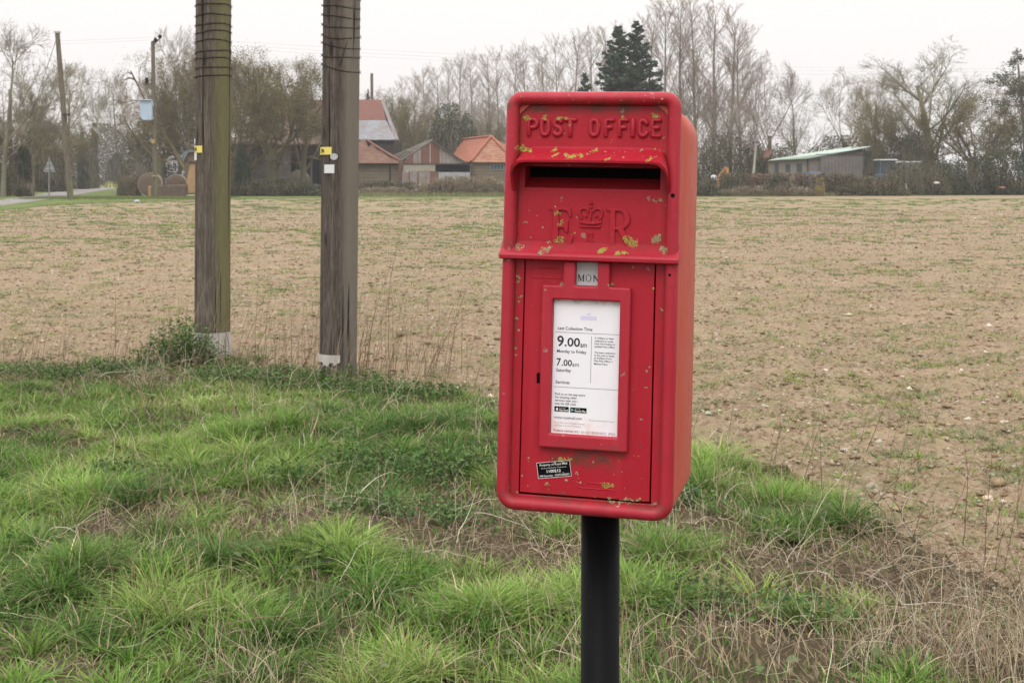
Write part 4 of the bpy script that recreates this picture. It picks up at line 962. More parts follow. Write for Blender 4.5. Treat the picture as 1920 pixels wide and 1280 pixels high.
mb.tube(qs, [.002+.004*k/8 for k in range(9)], 5); mb.build('scar_line', M['wire'], p2, local=True)  # dark diagonal scar line on the pole, built as a thin tube
# pale bands near the feet
rj = random.Random(4); jg = [rj.uniform(-.02, .02) for _ in range(40)]
V, F = curved_patch(.1565, -2.6, 2.6, .02, Zp(621, D1), lean1, .003, 30, lambda t: max(0, (t-.5)*.12)+jg[int(t*38)]*.4); ppart(p1, 'foot_wrap', V, F, M['wrap'], label='pale band round the foot')
V, F = curved_patch(.1535, math.asin(-34/2400*D2/.155), math.asin(9/2400*D2/.155), Zp(678, D2), Zp(661, D2), lean2, .003, 24, lambda t: jg[int(t*24)]*.9+(.02 if t < .25 else 0)); ppart(p2, 'torn_wrap', V, F, M['wrap'], label='torn remnant of a pale band')
# ================================================================== BACKGROUND TREES
def norm(a): return a/np.maximum(np.linalg.norm(a, axis=1, keepdims=True), 1e-9)
def grow(seed, H, r0, levels, trunk_d=(0, 0, 1)):
    """levels: dict(n, t0, t1, ang, ratio, fall, wig, trop, seg, rr). Returns (trunk segs), (crown segs), tips"""
    r = np.random.default_rng(seed)
    P = np.zeros((1, 3)); d = norm(np.array([trunk_d], float)); L = np.array([H]); R_ = np.array([r0]); outs = []; tips = []
    for li, lv in enumerate(levels):
        if li:
            n = lv['n']; N = len(nodes[0]); nn = N*n; idx = np.repeat(np.arange(N), n)
            t = lv['t0']+(lv.get('t1', 1)-lv['t0'])*r.random(nn); st = np.minimum((t*(len(nodes)-1)).astype(int), len(nodes)-2); fr = (t*(len(nodes)-1)-st)[:, None]
            A = np.stack(nodes); Pn = A[st, idx]*(1-fr)+A[st+1, idx]*fr; Dn = norm(A[st+1, idx]-A[st, idx])
            rd = norm(np.cross(Dn, r.normal(0, 1, (nn, 3)))); an = np.radians(lv['ang']+r.normal(0, lv.get('sd', 9), nn))[:, None]
            d = norm(Dn*np.cos(an)+rd*np.sin(an)); L = L[idx]*lv['ratio']*(1-lv['fall']*t)*r.uniform(.7, 1.2, nn); R_ = np.maximum(R_[idx]*(1-.7*t)*lv['rr'], lv.get('rmin', .008)); P = Pn
        k = lv['seg']; nodes = [P]; S0 = []; S1 = []; Q0 = []; Q1 = []
        end = lv.get('end', .35)
        for s in range(k):
            d = norm(d+r.normal(0, lv['wig'], d.shape)+np.array([0, 0, lv['trop']])); q = P+d*(L/k)[:, None]
            S0.append(P); S1.append(q); Q0.append(R_*(1-(1-end)*s/k)); Q1.append(R_*(1-(1-end)*(s+1)/k)); P = q; nodes.append(P)
        outs.append((np.concatenate(S0), np.concatenate(S1), np.concatenate(Q0), np.concatenate(Q1))); tips = P
        allnodes = np.concatenate(nodes[1:])
    return outs, tips, allnodes
def quads_np(P, size, col, rng, flat_=0.):
    N = len(P); a = norm(rng.normal(0, 1, (N, 3))); b = norm(np.cross(a, rng.normal(0, 1, (N, 3)))); s = (np.asarray(size)*np.ones(N))[:, None]
    V = np.stack([P-a*s*.6, P+b*s*.35, P+a*s*.6, P-b*s*.35], 1); return V.reshape(-1, 3), (np.arange(N)*4)[:, None]+[[0, 1, 2, 3]], np.repeat(col, 4, 0)
def tree_mesh(name, seed, H, r0, levels, bark, twig, leafpal=None, leafn=0, leafs=.1, ntrunk=1, d=(0, 0, 1), spread=.25, env=False):
    rng = np.random.default_rng(seed+99)
    outs, tips, an = grow(seed, H, r0, levels, d)
    out = []
    T = [np.concatenate([o[i] for o in outs[:ntrunk]]) for i in range(4)]; V, F = tubes_np(*T, 8); out.append(mesh_np(name+'_trunk', V, [F], np.repeat(pick([bark], len(T[0]), rng, .1), 16, 0), True))
    T = [np.concatenate([o[i] for o in outs[ntrunk:]]) for i in range(4)]; pal = twig
    if env:
        Q = T[1]; rr = np.hypot(Q[:, 0], Q[:, 1]); pc_ = 95 if H > 6 else 90; a_ = np.percentile(rr, pc_); zt = np.percentile(Q[:, 2], pc_+2); zc = zt*.5
        az_ = np.arctan2(Q[:, 1], Q[:, 0]); wob = 1+.07*np.sin(3*az_+seed)+.05*np.sin(5*az_+2*seed)+.05*np.sin(7*(Q[:, 2]/zt)*3+az_*2)
        kk = (rr/a_)**2+(np.where(Q[:, 2] > zc, (Q[:, 2]-zc)/(zt-zc), (zc-Q[:, 2])/(zc*1.05)))**2 < wob**2*rng.uniform(.9, 1.1, len(Q)); kk &= (Q[:, 2] > .36*zt) | (T[2] > .03) | (rng.random(len(Q)) < (.22 if H < 2 else 1)); T = [t_[kk] for t_ in T]; an = an[(np.hypot(an[:, 0], an[:, 1]) < a_) & (an[:, 2] < zt) & (an[:, 2] > (.38*zt if H < 2 else 0))]
    pal = twig; V, F = tubes_np(*T, 3); c = np.repeat(pick(pal, len(T[0]), rng, .18), 6, 0); fs = [F]
    if leafn:
        k = rng.integers(0, len(an), leafn); P = an[k]+rng.normal(0, spread, (leafn, 3)); V2, F2, c2 = quads_np(P, rng.uniform(.6, 1.3, leafn)*leafs, pick(leafpal, leafn, rng, .2), rng)
        fs.append(F2+len(V)); V = np.concatenate([V, V2]); c = np.concatenate([c, c2])
    out.append(mesh_np(name+'_crown', V, fs, c)); return out
_n = {}
def tree(name, meshes, px, D, label, cat='tree', group=None, s=(1, 1, 1), rot=0, y0=0., lean=0):
    e = empty(name, (X(px, D), D, y0), label, cat, group, rot=(0, lean, rot)); e.scale = s
    for nm, me in zip(('trunk', 'crown', 'ivy'), meshes):
        o = bpy.data.objects.new(nm, me); C.objects.link(o); o.parent = e
        if not me.materials: me.materials.append(M['twig'])
    return e
PINK = [(.30, .235, .205), (.35, .28, .245), (.25, .20, .17), (.30, .26, .20)]
GREY = [(.21, .175, .135), (.26, .22, .165), (.17, .14, .105), (.23, .215, .145)]
OLIVE = [(.24, .21, .125), (.29, .255, .155), (.19, .16, .10), (.23, .19, .12)]
pop_lv = [dict(seg=16, wig=.012, trop=.02, end=.12), dict(n=54, t0=.10, ang=36, sd=7, ratio=.33, fall=.60, wig=.04, trop=.10, seg=6, rr=.26, rmin=.022), dict(n=8, t0=.12, ang=30, ratio=.45, fall=.4, wig=.06, trop=.08, seg=4, rr=.5, rmin=.013), dict(n=5, t0=.15, ang=28, ratio=.55, fall=.3, wig=.08, trop=.05, seg=3, rr=.6, rmin=.008)]
POP = [tree_mesh('poplar', 20+i, 17, .19, pop_lv, (.24, .21, .17), PINK) for i in range(4)]
br_lv = lambda sp=38, up=.05, n1=6: [dict(seg=5, wig=.03, trop=.02, end=.75), dict(n=n1, t0=.55, ang=sp, sd=15, ratio=1.75, fall=.1, wig=.065, trop=up, seg=7, rr=.45, rmin=.035, end=.14), dict(n=7, t0=.22, ang=38, ratio=.52, fall=.35, wig=.10, trop=up*.8, seg=5, rr=.5, rmin=.02), dict(n=5, t0=.2, ang=38, ratio=.55, fall=.3, wig=.12, trop=up*.6, seg=4, rr=.55, rmin=.012), dict(n=7, t0=.15, ang=36, ratio=.58, fall=.25, wig=.12, trop=up*.5, seg=3, rr=.6, rmin=.008), dict(n=4, t0=.1, ang=34, ratio=.62, fall=.2, wig=.12, trop=.03, seg=2, rr=.7, rmin=.008)]
BRD = [tree_mesh('bare_tree', 40+i, 3.2, .25, br_lv([36, 46, 40, 52][i], [.06, .04, .08, .03][i], [6, 6, 7, 6][i]), (.17, .15, .10), [GREY, OLIVE, PINK, OLIVE][i], env=True) for i in range(4)]
def fit(meshes):
    """height and half-width of a tree mesh"""
    z = 0; xw = 0
    for me in meshes:
        a = np.zeros(len(me.vertices)*3, np.float32); me.vertices.foreach_get('co', a); a = a.reshape(-1, 3); z = max(z, np.percentile(a[:, 2], 99.8)); xw = max(xw, np.percentile(np.abs(a[:, :2]), 98))
    return z, xw
FIT = {}
def place(name, meshes, px, D, ytop, wpx, label, cat='tree', group=None, rot=0, lean=0):
    k = id(meshes)
    if k not in FIT: FIT[k] = fit(meshes)
    h, hw = FIT[k]; sz = Zp(ytop, D)/h; sx = (wpx/2400*D/2)/hw if wpx else sz
    return tree(name, meshes, px, D, label, cat, group, (sx, sx, sz), rot, lean=lean)
# poplars in a row, coming nearer to the right
for i, (px, yt_, D, wd) in enumerate(((684, 172, 200, 46), (706, 165, 198, 50), (730, 158, 195, 52), (752, 148, 192, 50), (775, 136, 188, 55), (798, 122, 184, 58), (818, 118, 182, 52), (838, 112, 180, 55), (862, 102, 176, 60), (888, 95, 172, 60), (914, 92, 168, 62), (938, 88, 165, 62), (962, 90, 162, 64), (990, 78, 158, 66), (1018, 76, 154, 68), (1048, 66, 150, 70), (1078, 56, 147, 72), (1106, 52, 144, 74), (1138, 40, 140, 80), (1172, 48, 137, 80), (1212, 14, 133, 88), (1244, -8, 130, 92), (1276, -16, 128, 96), (1306, -12, 126, 98), (1338, -4, 124, 96), (1368, 14, 122, 90), (1392, 40, 120, 76))):
    place('poplar', POP[i % 4], px, D, yt_-4, wd*1.25, 'tall bare poplar in the pinkish row behind the farm buildings', 'tree', 'row of bare poplars', rot=i*1.7, lean=.02*math.sin(i*2.1))
# second rank fills the row at its foot
for i in range(16):
    place('bare_tree', BRD[2 if i % 2 else 0], 690+i*44, 205-i*3.0, 196-i*3+8*math.sin(i*2), 90, 'bare grey tree low behind the poplar row', 'tree', 'undergrowth trees behind the poplars', rot=i*2.3)
B_ = [
 ('bare_tree', 0, 6, 96, 42, 210, 'large bare tree at the far left edge of the picture', 0),
 ('bare_tree', 1, 58, 100, 92, 215, 'bare spreading greenish tree left of the leaning pole', 2),
 ('bare_tree', 3, 128, 140, 118, 150, 'bare tree directly behind the leaning pole', 1),
 ('bare_tree', 0, 178, 170, 142, 110, 'thin bare tree over the lane, right of the leaning pole', 4),
 ('bare_tree', 2, 222, 215, 128, 110, 'pale distant bare tree above the end of the lane', 3),
 ('bare_tree', 2, 262, 200, 132, 90, 'pale bare tree just left of the transformer pole', 5),
 ('bare_tree', 0, 338, 135, 48, 130, 'tall bare tree between the transformer pole and the left big pole', 2.2),
 ('bare_tree', 2, 1440, 128, 96, 110, 'bare pinkish tree right of the poplars with drooping top', .4),
 ('bare_tree', 0, 1492, 126, 150, 120, 'rounded bare tree above the left end of the green-roofed shed', 1.1),
 ('bare_tree', 2, 1585, 140, 128, 120, 'pale bare tree above the middle of the green-roofed shed', 2.9),
 ('bare_tree', 1, 1640, 136, 140, 110, 'bare tree between the green-roofed shed and the great ash', .9),
 ('bare_tree', 2, 1855, 132, 150, 120, 'bare tree low between the great ash and the right edge', 3.3),
 ('bare_tree', 2, 385, 150, 60, 120, 'bare grey tree behind the left big pole', 3.9),
]
led_lv = lambda n1, ang, H: [dict(seg=8, wig=.03, trop=.03, end=.22), dict(n=n1, t0=.22, ang=ang, sd=10, ratio=.85, fall=.45, wig=.05, trop=.055, seg=7, rr=.42, rmin=.03, end=.12), dict(n=10, t0=.15, ang=36, ratio=.48, fall=.35, wig=.08, trop=.03, seg=5, rr=.45, rmin=.015, end=.15), dict(n=6, t0=.15, ang=38, ratio=.52, fall=.3, wig=.10, trop=.025, seg=4, rr=.55, rmin=.011), dict(n=6, t0=.12, ang=36, ratio=.55, fall=.25, wig=.11, trop=.02, seg=3, rr=.6, rmin=.008)]
ASH = tree_mesh('ash', 77, 9, .36, led_lv(20, 50, 9), (.19, .175, .10), [(.20, .185, .125), (.25, .23, .15), (.16, .14, .10)], env=True)
LED = [tree_mesh('bare_tree', 81+q_, 9, .24, led_lv(16, 46+6*q_, 9), (.17, .15, .10), [GREY, OLIVE][q_], env=True) for q_ in range(2)]
for q_, (nm, k, px, D, yt_, wd, lab, rot) in enumerate(B_): place(nm, (BRD+LED)[k] if q_ % 2 else LED[k % 2], px, D, yt_, wd, lab, rot=rot)
place('bare_tree', ASH, 1745, 122, 70, 262, 'great rounded bare ash, the largest tree on the right', rot=.6)
# brownish-green thorn trees just coming into leaf
def thorn_lv(sp): return [dict(seg=3, wig=.05, trop=.02, end=.8), dict(n=8, t0=.4, ang=sp, sd=14, ratio=2.6, fall=.1, wig=.13, trop=.05, seg=7, rr=.55, rmin=.05), dict(n=7, t0=.15, ang=46, ratio=.5, fall=.3, wig=.15, trop=.03, seg=5, rr=.5, rmin=.028), dict(n=6, t0=.15, ang=46, ratio=.55, fall=.25, wig=.15, trop=.0, seg=4, rr=.6, rmin=.016), dict(n=6, t0=.1, ang=44, ratio=.5, fall=.2, wig=.16, trop=-.02, seg=3, rr=.6, rmin=.010), dict(n=3, t0=.1, ang=40, ratio=.6, fall=.2, wig=.14, trop=.0, seg=2, rr=.7, rmin=.009)]
LF1 = [(.145, .135, .05), (.18, .16, .06), (.11, .10, .045), (.16, .12, .06)]
TH = [tree_mesh('thorn_tree', 60+i, 1.8, .3, thorn_lv([48, 56][i]), (.12, .105, .065), [(.16, .125, .075), (.20, .16, .09), (.12, .095, .06)], LF1, 24000, .042, spread=.10, env=True) for i in range(2)]
place('thorn_tree', TH[0], 512, 105, 86, 225, 'olive-brown thorn tree coming into leaf in front of the big barn', rot=.3)
place('thorn_tree', TH[1], 568, 106, 108, 150, 'olive-brown thorn tree just left of the right big pole, over the barn roof', rot=1.2)
place('thorn_tree', TH[1], 470, 108, 112, 150, 'olive-brown thorn tree between the big poles, over the ivy stump', rot=5.2)
place('thorn_tree', TH[1], 352, 112, 96, 215, 'dense olive-brown thorn tree behind the hay bales', rot=2.0)
place('thorn_tree', TH[0], 300, 122, 150, 150, 'olive thorn tree behind the transformer pole', rot=3.3)
place('thorn_tree', TH[1], 440, 116, 110, 160, 'olive thorn tree seen between the two big poles, behind the ivy stump', rot=4.1)
place('thorn_tree', TH[0], 1822, 114, 172, 190, 'low spreading olive thorn tree in front of the great ash, right side', rot=1.3)
place('thorn_tree', TH[1], 742, 150, 178, 110, 'greenish willow thicket behind the barn gable', rot=.5)
place('thorn_tree', TH[0], 790, 146, 190, 100, 'greenish willow thicket behind the rusty gabled shed', rot=.9)
place('thorn_tree', TH[1], 925, 146, 225, 90, 'olive thicket behind the orange-tiled roof', rot=2.9)
place('thorn_tree', TH[1], 1660, 118, 190, 120, 'olive thorn tree at the right end of the green-roofed shed', rot=2.4)
place('thorn_tree', TH[0], 112, 135, 215, 150, 'low olive thorn tree behind the road sign', rot=5.4)
place('thorn_tree', TH[1], 20, 104, 200, 150, 'low olive thorn tree at the left edge of the lane', rot=.2)
# birch with a white trunk
bir_lv = [dict(seg=12, wig=.03, trop=.03, end=.2), dict(n=26, t0=.3, ang=42, sd=8, ratio=.36, fall=.55, wig=.08, trop=.05, seg=6, rr=.35, rmin=.02), dict(n=8, t0=.15, ang=38, ratio=.5, fall=.3, wig=.1, trop=-.04, seg=5, rr=.5, rmin=.012), dict(n=5, t0=.1, ang=34, ratio=.6, fall=.3, wig=.1, trop=-.12, seg=4, rr=.6, rmin=.009)]
BIR = tree_mesh('birch', 90, 11, .13, bir_lv, (.36, .34, .31), [(.28, .21, .19), (.33, .25, .22), (.22, .16, .15)])
place('birch', BIR, 1410, 114, 118, 110, 'birch with a pale trunk left of the red-roofed lean-to', rot=.5)
# conifers: whorled branches with drooping needle sprays
def conifer(name, seed, H, W, n=90, base=.1, pal=None, den=120, power=.8, leaf=.16):
    rng = np.random.default_rng(seed); S = []; P = []; pal = pal or [(.045, .072, .048), (.06, .09, .06), (.035, .058, .04), (.075, .105, .07)]
    for i in range(n):
        t = (i+rng.random())/n; z = H*(base+(1-base)*t); L = W*((1-t)**power)*rng.uniform(.6, 1.12)+.15; az = rng.uniform(0, 2*PI); up = rng.uniform(.0, .4)+.3*t
        d = np.array([math.cos(az), math.sin(az), up]); p0 = np.array([0, 0, z]); k = max(4, int(den*L/W))
        S.append((p0, p0+d*L)); u = rng.random(k)**.7; side = np.array([-math.sin(az), math.cos(az), 0]); q = p0+d*L*u[:, None]+side*rng.normal(0, .16, k)[:, None]*L*(1.1-u)[:, None]+np.array([0, 0, 1])*(rng.normal(-.05, .12, k)*L*.5)[:, None]; P.append(q)
    P = np.concatenate(P); V2, F2, c2 = quads_np(P, rng.uniform(.6, 1.4, len(P))*leaf, pick(pal, len(P), rng, .2), rng)
    A = np.array([s[0] for s in S]); B = np.array([s[1] for s in S]); V1, F1 = tubes_np(A, B, np.full(n, .04), np.full(n, .01), 3)
    V0, F0 = tubes_np(np.array([[0, 0, 0.]]), np.array([[0, 0, H*.97]]), [.22], [.02], 8)
    tr = mesh_np(name+'_trunk', V0, [F0], np.tile([[.12, .09, .065]], (len(V0), 1)), True)
    c = mesh_np(name+'_crown', np.concatenate([V1, V2]), [F1, F2+len(V1)], np.concatenate([np.tile([[.10, .08, .055]], (len(V1), 1)), c2])); c.materials.append(M['needle'])
    tr.materials.append(M['twig']); return [tr, c]
# ---- bushes and hedges
def bush_mesh(name, seed, W, H, Dp, n, pal, leaf, twigs=600, tpal=None, rag=.35, flat_top=False):
    rng = np.random.default_rng(seed); nc = max(6, int(W*3)); cs = np.stack([rng.uniform(-W/2, W/2, nc), rng.uniform(-Dp/2, Dp/2, nc), rng.uniform(0, H*.7, nc)], -1)
    P = rng.uniform(-1, 1, (n*4, 3)); x = P[:, 0]*W/2; y = P[:, 1]*Dp/2; z = (P[:, 2]*.5+.5)*H
    top = H*(1 if flat_top else np.sqrt(np.clip(1-(np.abs(x)/(W/2))**2.6, 0, 1)))*(1-rag+2*rag*(vn(x, y, 1.3/max(.6, H*.3), seed)-.0)*.9)
    keep = (z < top) & (vn(x+z*.7, y+z, 1.6, seed+3) > .20+.20*(z/np.maximum(top, .1))); x, y, z = x[keep][:n], y[keep][:n], z[keep][:n]
    P = np.stack([x, y, z], -1); cl = vn(P[:, 0]+P[:, 2]*.8, P[:, 1]+P[:, 2], .9, seed+8)
    pal = np.array(pal); ci = np.clip((cl*len(pal)*1.1+rng.normal(0, .5, len(P))).astype(int), 0, len(pal)-1); c = np.clip(pal[ci]*(1+rng.normal(0, .15, (len(P), 1))), .005, .9)
    V, F, c = quads_np(P, rng.uniform(.6, 1.4, len(P))*leaf, c, rng); fs = [F]
    if twigs:
        tx_ = rng.uniform(-W/2, W/2, twigs); ty = rng.uniform(-Dp/2, Dp/2, twigs); tp = H*(1 if flat_top else np.sqrt(np.clip(1-(np.abs(tx_)/(W/2))**2.6, .05, 1))); A = np.stack([tx_, ty, tp*rng.uniform(0, .6, twigs)], -1)
        B = A+np.stack([rng.normal(0, .25, twigs), rng.normal(0, .2, twigs), rng.uniform(.2, .6, twigs)*tp], -1); V2, F2 = tubes_np(A, B, np.full(twigs, .014), np.full(twigs, .006), 3)
        fs.append(F2+len(V)); V = np.concatenate([V, V2]); c = np.concatenate([c, np.repeat(pick(tpal or GREY, twigs, rng), 6, 0)])
    me = mesh_np(name, V, fs, c); me.materials.append(M['twig']); return me
def bush(name, px0, px1, ytop, D, label, pal, seed, leaf=.13, n=None, rag=.3, Dp=None, cat='bush', twigs=500, tpal=None, flat_top=False):
    W = (px1-px0)/2400*D; H = Zp(ytop, D); Dp = Dp or min(4, W*.8); n = n or int(min(26000, 900*W*H/leaf*.13))
    o = link(name, bush_mesh(name, seed, W, H*1.08, Dp, n, pal, leaf, twigs, tpal, rag, flat_top), None, None, (X((px0+px1)/2, D), D, 0)); return tag(o, label, cat)
DKG = [(.035, .052, .028), (.055, .07, .035), (.08, .085, .045), (.05, .06, .03)]
BRG = [(.075, .072, .038), (.105, .092, .052), (.088, .098, .042), (.13, .105, .065), (.06, .058, .036)]
RBR = [(.15, .10, .07), (.19, .13, .09), (.12, .085, .06), (.11, .10, .055)]
DRYB = [(.27, .22, .15), (.22, .17, .12), (.17, .14, .09), (.32, .27, .19)]
CON = [conifer('conifer', 5, 15, 3.2, 260, .05, den=170, leaf=.2, power=.8), conifer('conifer', 6, 15, 3.2, 240, .05, den=170, leaf=.2, power=.85)]
def pcon(k, px, D, yt_, wd, label): me = CON[k]; s = Zp(yt_, D)/15; sx = wd/2400*D/2/3.2; return tree('conifer', me, px, D, label, 'conifer', None, (sx, sx, s), px*.01)
pcon(0, 1160, 112, 50, 190, 'left of the two tall dark conifers above the post box')
pcon(1, 1194, 114, 42, 200, 'right and taller of the two dark conifers above the post box')
pcon(1, 1096, 116, 138, 110, 'short dark conifer left of the tall pair, above the post box')
bush('evergreen_tree', 800, 872, 206, 134, 'dark evergreen left of a pair behind the gabled shed', DKG+[(.07, .09, .05)], 41, leaf=.16, cat='tree', rag=.45, n=9000)
bush('evergreen_tree', 858, 912, 214, 136, 'dark evergreen right of a pair, behind the orange-tiled roof', DKG+[(.07, .09, .05)], 42, leaf=.16, cat='tree', rag=.45, n=8000)
pcon(0, 690, 150, 168, 40, 'dark evergreen beside the right big pole, behind the barn')
# layered cedar-like tree at the right edge
ced_lv = [dict(seg=8, wig=.02, trop=.02, end=.25), dict(n=17, t0=.2, ang=74, sd=8, ratio=.46, fall=.45, wig=.06, trop=.02, seg=6, rr=.4, rmin=.04), dict(n=9, t0=.2, ang=48, ratio=.42, fall=.3, wig=.08, trop=.0, seg=4, rr=.5, rmin=.02), dict(n=6, t0=.2, ang=40, ratio=.5, fall=.2, wig=.1, trop=.03, seg=3, rr=.6, rmin=.012)]
CED = tree_mesh('pine', 31, 12, .3, ced_lv, (.16, .13, .10), [(.13, .11, .08), (.17, .14, .10)], [(.085, .10, .055), (.12, .125, .075), (.06, .075, .045)], 9000, .14, spread=.12)
place('pine', CED, 1925, 112, 92, 190, 'layered olive pine at the right edge of the picture', rot=1)

bush('undergrowth', -140, 48, 246, 103, 'dense grey-green undergrowth at the left edge beyond the lane', BRG, 1)
bush('undergrowth', 20, 122, 254, 128, 'dense grey-green undergrowth behind the road sign', BRG, 2)
bush('undergrowth', 95, 182, 250, 158, 'dense undergrowth behind the leaning pole', BRG, 3, n=16000)
bush('undergrowth', 150, 300, 240, 215, 'dim undergrowth closing the far end of the lane', BRG, 34, n=22000, leaf=.2)
bush('undergrowth', 225, 425, 232, 124, 'tall brown undergrowth behind the hay bales', BRG, 4, n=20000)
bush('holly_bush', 199, 236, 292, 200, 'dark holly bush at the end of the lane', DKG, 5, leaf=.10)
bush('ivy_column', 146, 166, 225, 152, 'narrow dark ivy-clad trunk right of the leaning pole', DKG, 6, leaf=.10, twigs=40)
bush('ivy_column', 170, 184, 240, 170, 'second narrow ivy-clad trunk, just left of the holly', DKG, 7, leaf=.10, twigs=40)
bush('ivy_column', 34, 58, 262, 98, 'dark ivy-clad stump under the big bare trees at left', DKG, 8, leaf=.10, twigs=40)
bush('red_stemmed_brush', 222, 262, 330, 102, 'reddish brown brush between the lane end and the bales', RBR, 9, leaf=.09)
bush('pale_shrub', 250, 276, 305, 108, 'pale budding shrub left of the round bales', [(.17, .16, .10), (.22, .21, .15), (.5, .48, .44)], 10, leaf=.08)
bush('ivy_stump', 440, 470, 272, 103, 'ivy-covered stump just right of the left big pole', [(.03, .055, .03), (.045, .075, .04)], 11, leaf=.10, twigs=30)
bush('hedge', 428, 612, 338, 101, 'dark bramble hedge in front of the big barn', [(.045, .055, .03), (.075, .075, .042), (.11, .10, .06), (.06, .055, .035)], 12, rag=.45, Dp=2)
bush('hedge', 660, 800, 342, 104, 'low dark bramble hedge under the brick outbuilding', [(.06, .07, .04), (.10, .10, .06), (.15, .13, .085)], 13, rag=.5, Dp=2)
bush('dry_grass_clump', 775, 960, 334, 102, 'tall dry grass in front of the orange-tiled building', DRYB, 14, rag=.35, leaf=.10, Dp=2, twigs=2500, tpal=DRYB)
bush('dry_grass_clump', 660, 780, 352, 102, 'low dry grass under the brick outbuilding', DRYB, 15, rag=.35, leaf=.09, Dp=1.5, twigs=900, tpal=DRYB)
bush('hedge', 955, 1330, 330, 104, 'brown hedge hidden behind the post box', BRG, 16, Dp=2)
bush('hedge', 1300, 1348, 334, 101, 'dark clipped bush just right of the post box', [(.05, .055, .035), (.085, .08, .05), (.07, .065, .045)], 17, rag=.4, Dp=2)
bush('hedge', 1350, 1480, 328, 104, 'reddish-brown clipped hedge below the birch', RBR+[(.08, .08, .05)], 18, rag=.25, Dp=2, flat_top=True)
bush('hedge', 1425, 1485, 334, 101.5, 'darker green bulge in the clipped hedge', [(.045, .05, .03), (.07, .075, .045)], 19, rag=.3, Dp=1.5)
bush('hedge', 1478, 1600, 328, 104, 'reddish-brown clipped hedge in front of the green-roofed shed', RBR+[(.09, .085, .055)], 20, rag=.25, Dp=2, flat_top=True)
bush('yellow_shrub', 1527, 1546, 334, 101, 'yellow-leaved shrub in front of the hedge', [(.36, .27, .07), (.28, .22, .07), (.22, .19, .08)], 21, leaf=.09, twigs=60)
bush('hedge', 1560, 1700, 334, 103, 'gappy brown hedge right of the yellow shrub', BRG+[(.20, .15, .11)], 22, rag=.6, Dp=2)
bush('dry_grass_clump', 1340, 1545, 350, 101, 'dry grass fringe at the foot of the clipped hedge', DRYB, 23, rag=.4, leaf=.08, Dp=1, twigs=1500, tpal=DRYB)
bush('undergrowth', 1300, 1440, 255, 118, 'brown undergrowth right of the post box under the poplars', BRG, 24, n=16000)
bush('undergrowth', 1390, 1500, 272, 121, 'dark undergrowth behind the red-roofed lean-to', DKG+BRG, 25, n=11000)
bush('undergrowth', 1480, 1720, 262, 127, 'grey undergrowth behind the green-roofed shed', BRG, 26, n=22000)
bush('undergrowth', 1628, 1780, 262, 119, 'dense olive undergrowth right of the green-roofed shed', BRG, 27, n=16000)
bush('undergrowth', 1735, 1990, 290, 108, 'dark hedgerow mass at the right edge', DKG+[(.08, .075, .05)], 28, n=22000)
bush('ivy_column', 1690, 1745, 226, 116, 'thick ivy round the foot of the great ash', [(.07, .085, .04), (.10, .11, .055), (.055, .065, .035)], 29, leaf=.12, n=5000)
bush('undergrowth', 1640, 1780, 308, 106, 'thin brown scrub in front of the tractor and trailer', BRG, 36, n=5000, Dp=2, rag=.5, twigs=900)
bush('undergrowth', 1590, 1920, 330, 112, 'brown scrub below the great ash', BRG+[(.16, .12, .09)], 30, n=16000, Dp=2)
bush('undergrowth', 690, 960, 262, 158, 'grey-green thicket behind the farm sheds', BRG+[(.14, .14, .08)], 31, n=22000)
bush('undergrowth', 960, 1320, 250, 150, 'grey-green thicket hidden behind the post box', BRG, 32, n=22000)
bush('ivy_bush', 1618, 1642, 283, 116, 'ivy bush swallowing the right corner of the green-roofed shed', [(.06, .07, .035), (.09, .10, .05)], 33, leaf=.1)
bush('dry_grass_clump', -40, 250, 372, 62, 'ragged dry grass along the field corner by the lane', DRYB+[(.14, .18, .06)], 35, leaf=.05, n=3000, Dp=1.5, twigs=900, tpal=DRYB, rag=.5) if False else None
def tufts(name, label, cat, px0, px1, py, n, hgt, pal, seed, wdt=.03, depth=2.5):
    rng = np.random.default_rng(seed); D = 3840/(py-330); x = rng.uniform(X(px0, D), X(px1, D), n); y = D+rng.uniform(-depth, depth, n); P0 = np.stack([x, y, np.full(n, 0.)], -1); h = hgt*rng.uniform(.5, 1.3, n)
    P1 = P0+np.stack([rng.normal(0, .12, n)*h/.3, rng.normal(0, .1, n), h], -1); V, F = tubes_np(P0, P1, np.full(n, wdt), np.full(n, .004), 3)
    return tag(link(name, mesh_np(name, V, [F], np.repeat(pick(pal, n, rng), 6, 0)), M['dead']), label, cat, kind='stuff')
tufts('strip_grass', 'short green grass between the field and the bales', 'grass', 60, 432, 372.5, 9000, .14, [(.10, .16, .035), (.14, .18, .05), (.20, .19, .09)], 1, .02, 3.5)
tufts('strip_grass', 'short green grass along the foot of the farm hedges', 'grass', 640, 960, 368, 5000, .28, [(.12, .16, .045), (.17, .19, .07), (.28, .23, .14)], 2, .025, 2.5)
tufts('strip_grass', 'fresh green bank below the right-hand hedgerow', 'grass', 1540, 1990, 364, 9000, .35, [(.07, .13, .03), (.10, .16, .04), (.13, .17, .06)], 3, .025, 3)
tufts('strip_grass', 'short dull grass at the foot of the clipped hedge', 'grass', 1300, 1560, 367, 4000, .25, [(.14, .15, .06), (.22, .19, .10)], 4, .025, 2)
tufts('daffodils', 'yellow and white daffodils at the end of the lane', 'flowers', 199, 217, 352, 120, .75, [(.55, .5, .12), (.6, .58, .35), (.12, .2, .05)], 5, .06, 2)

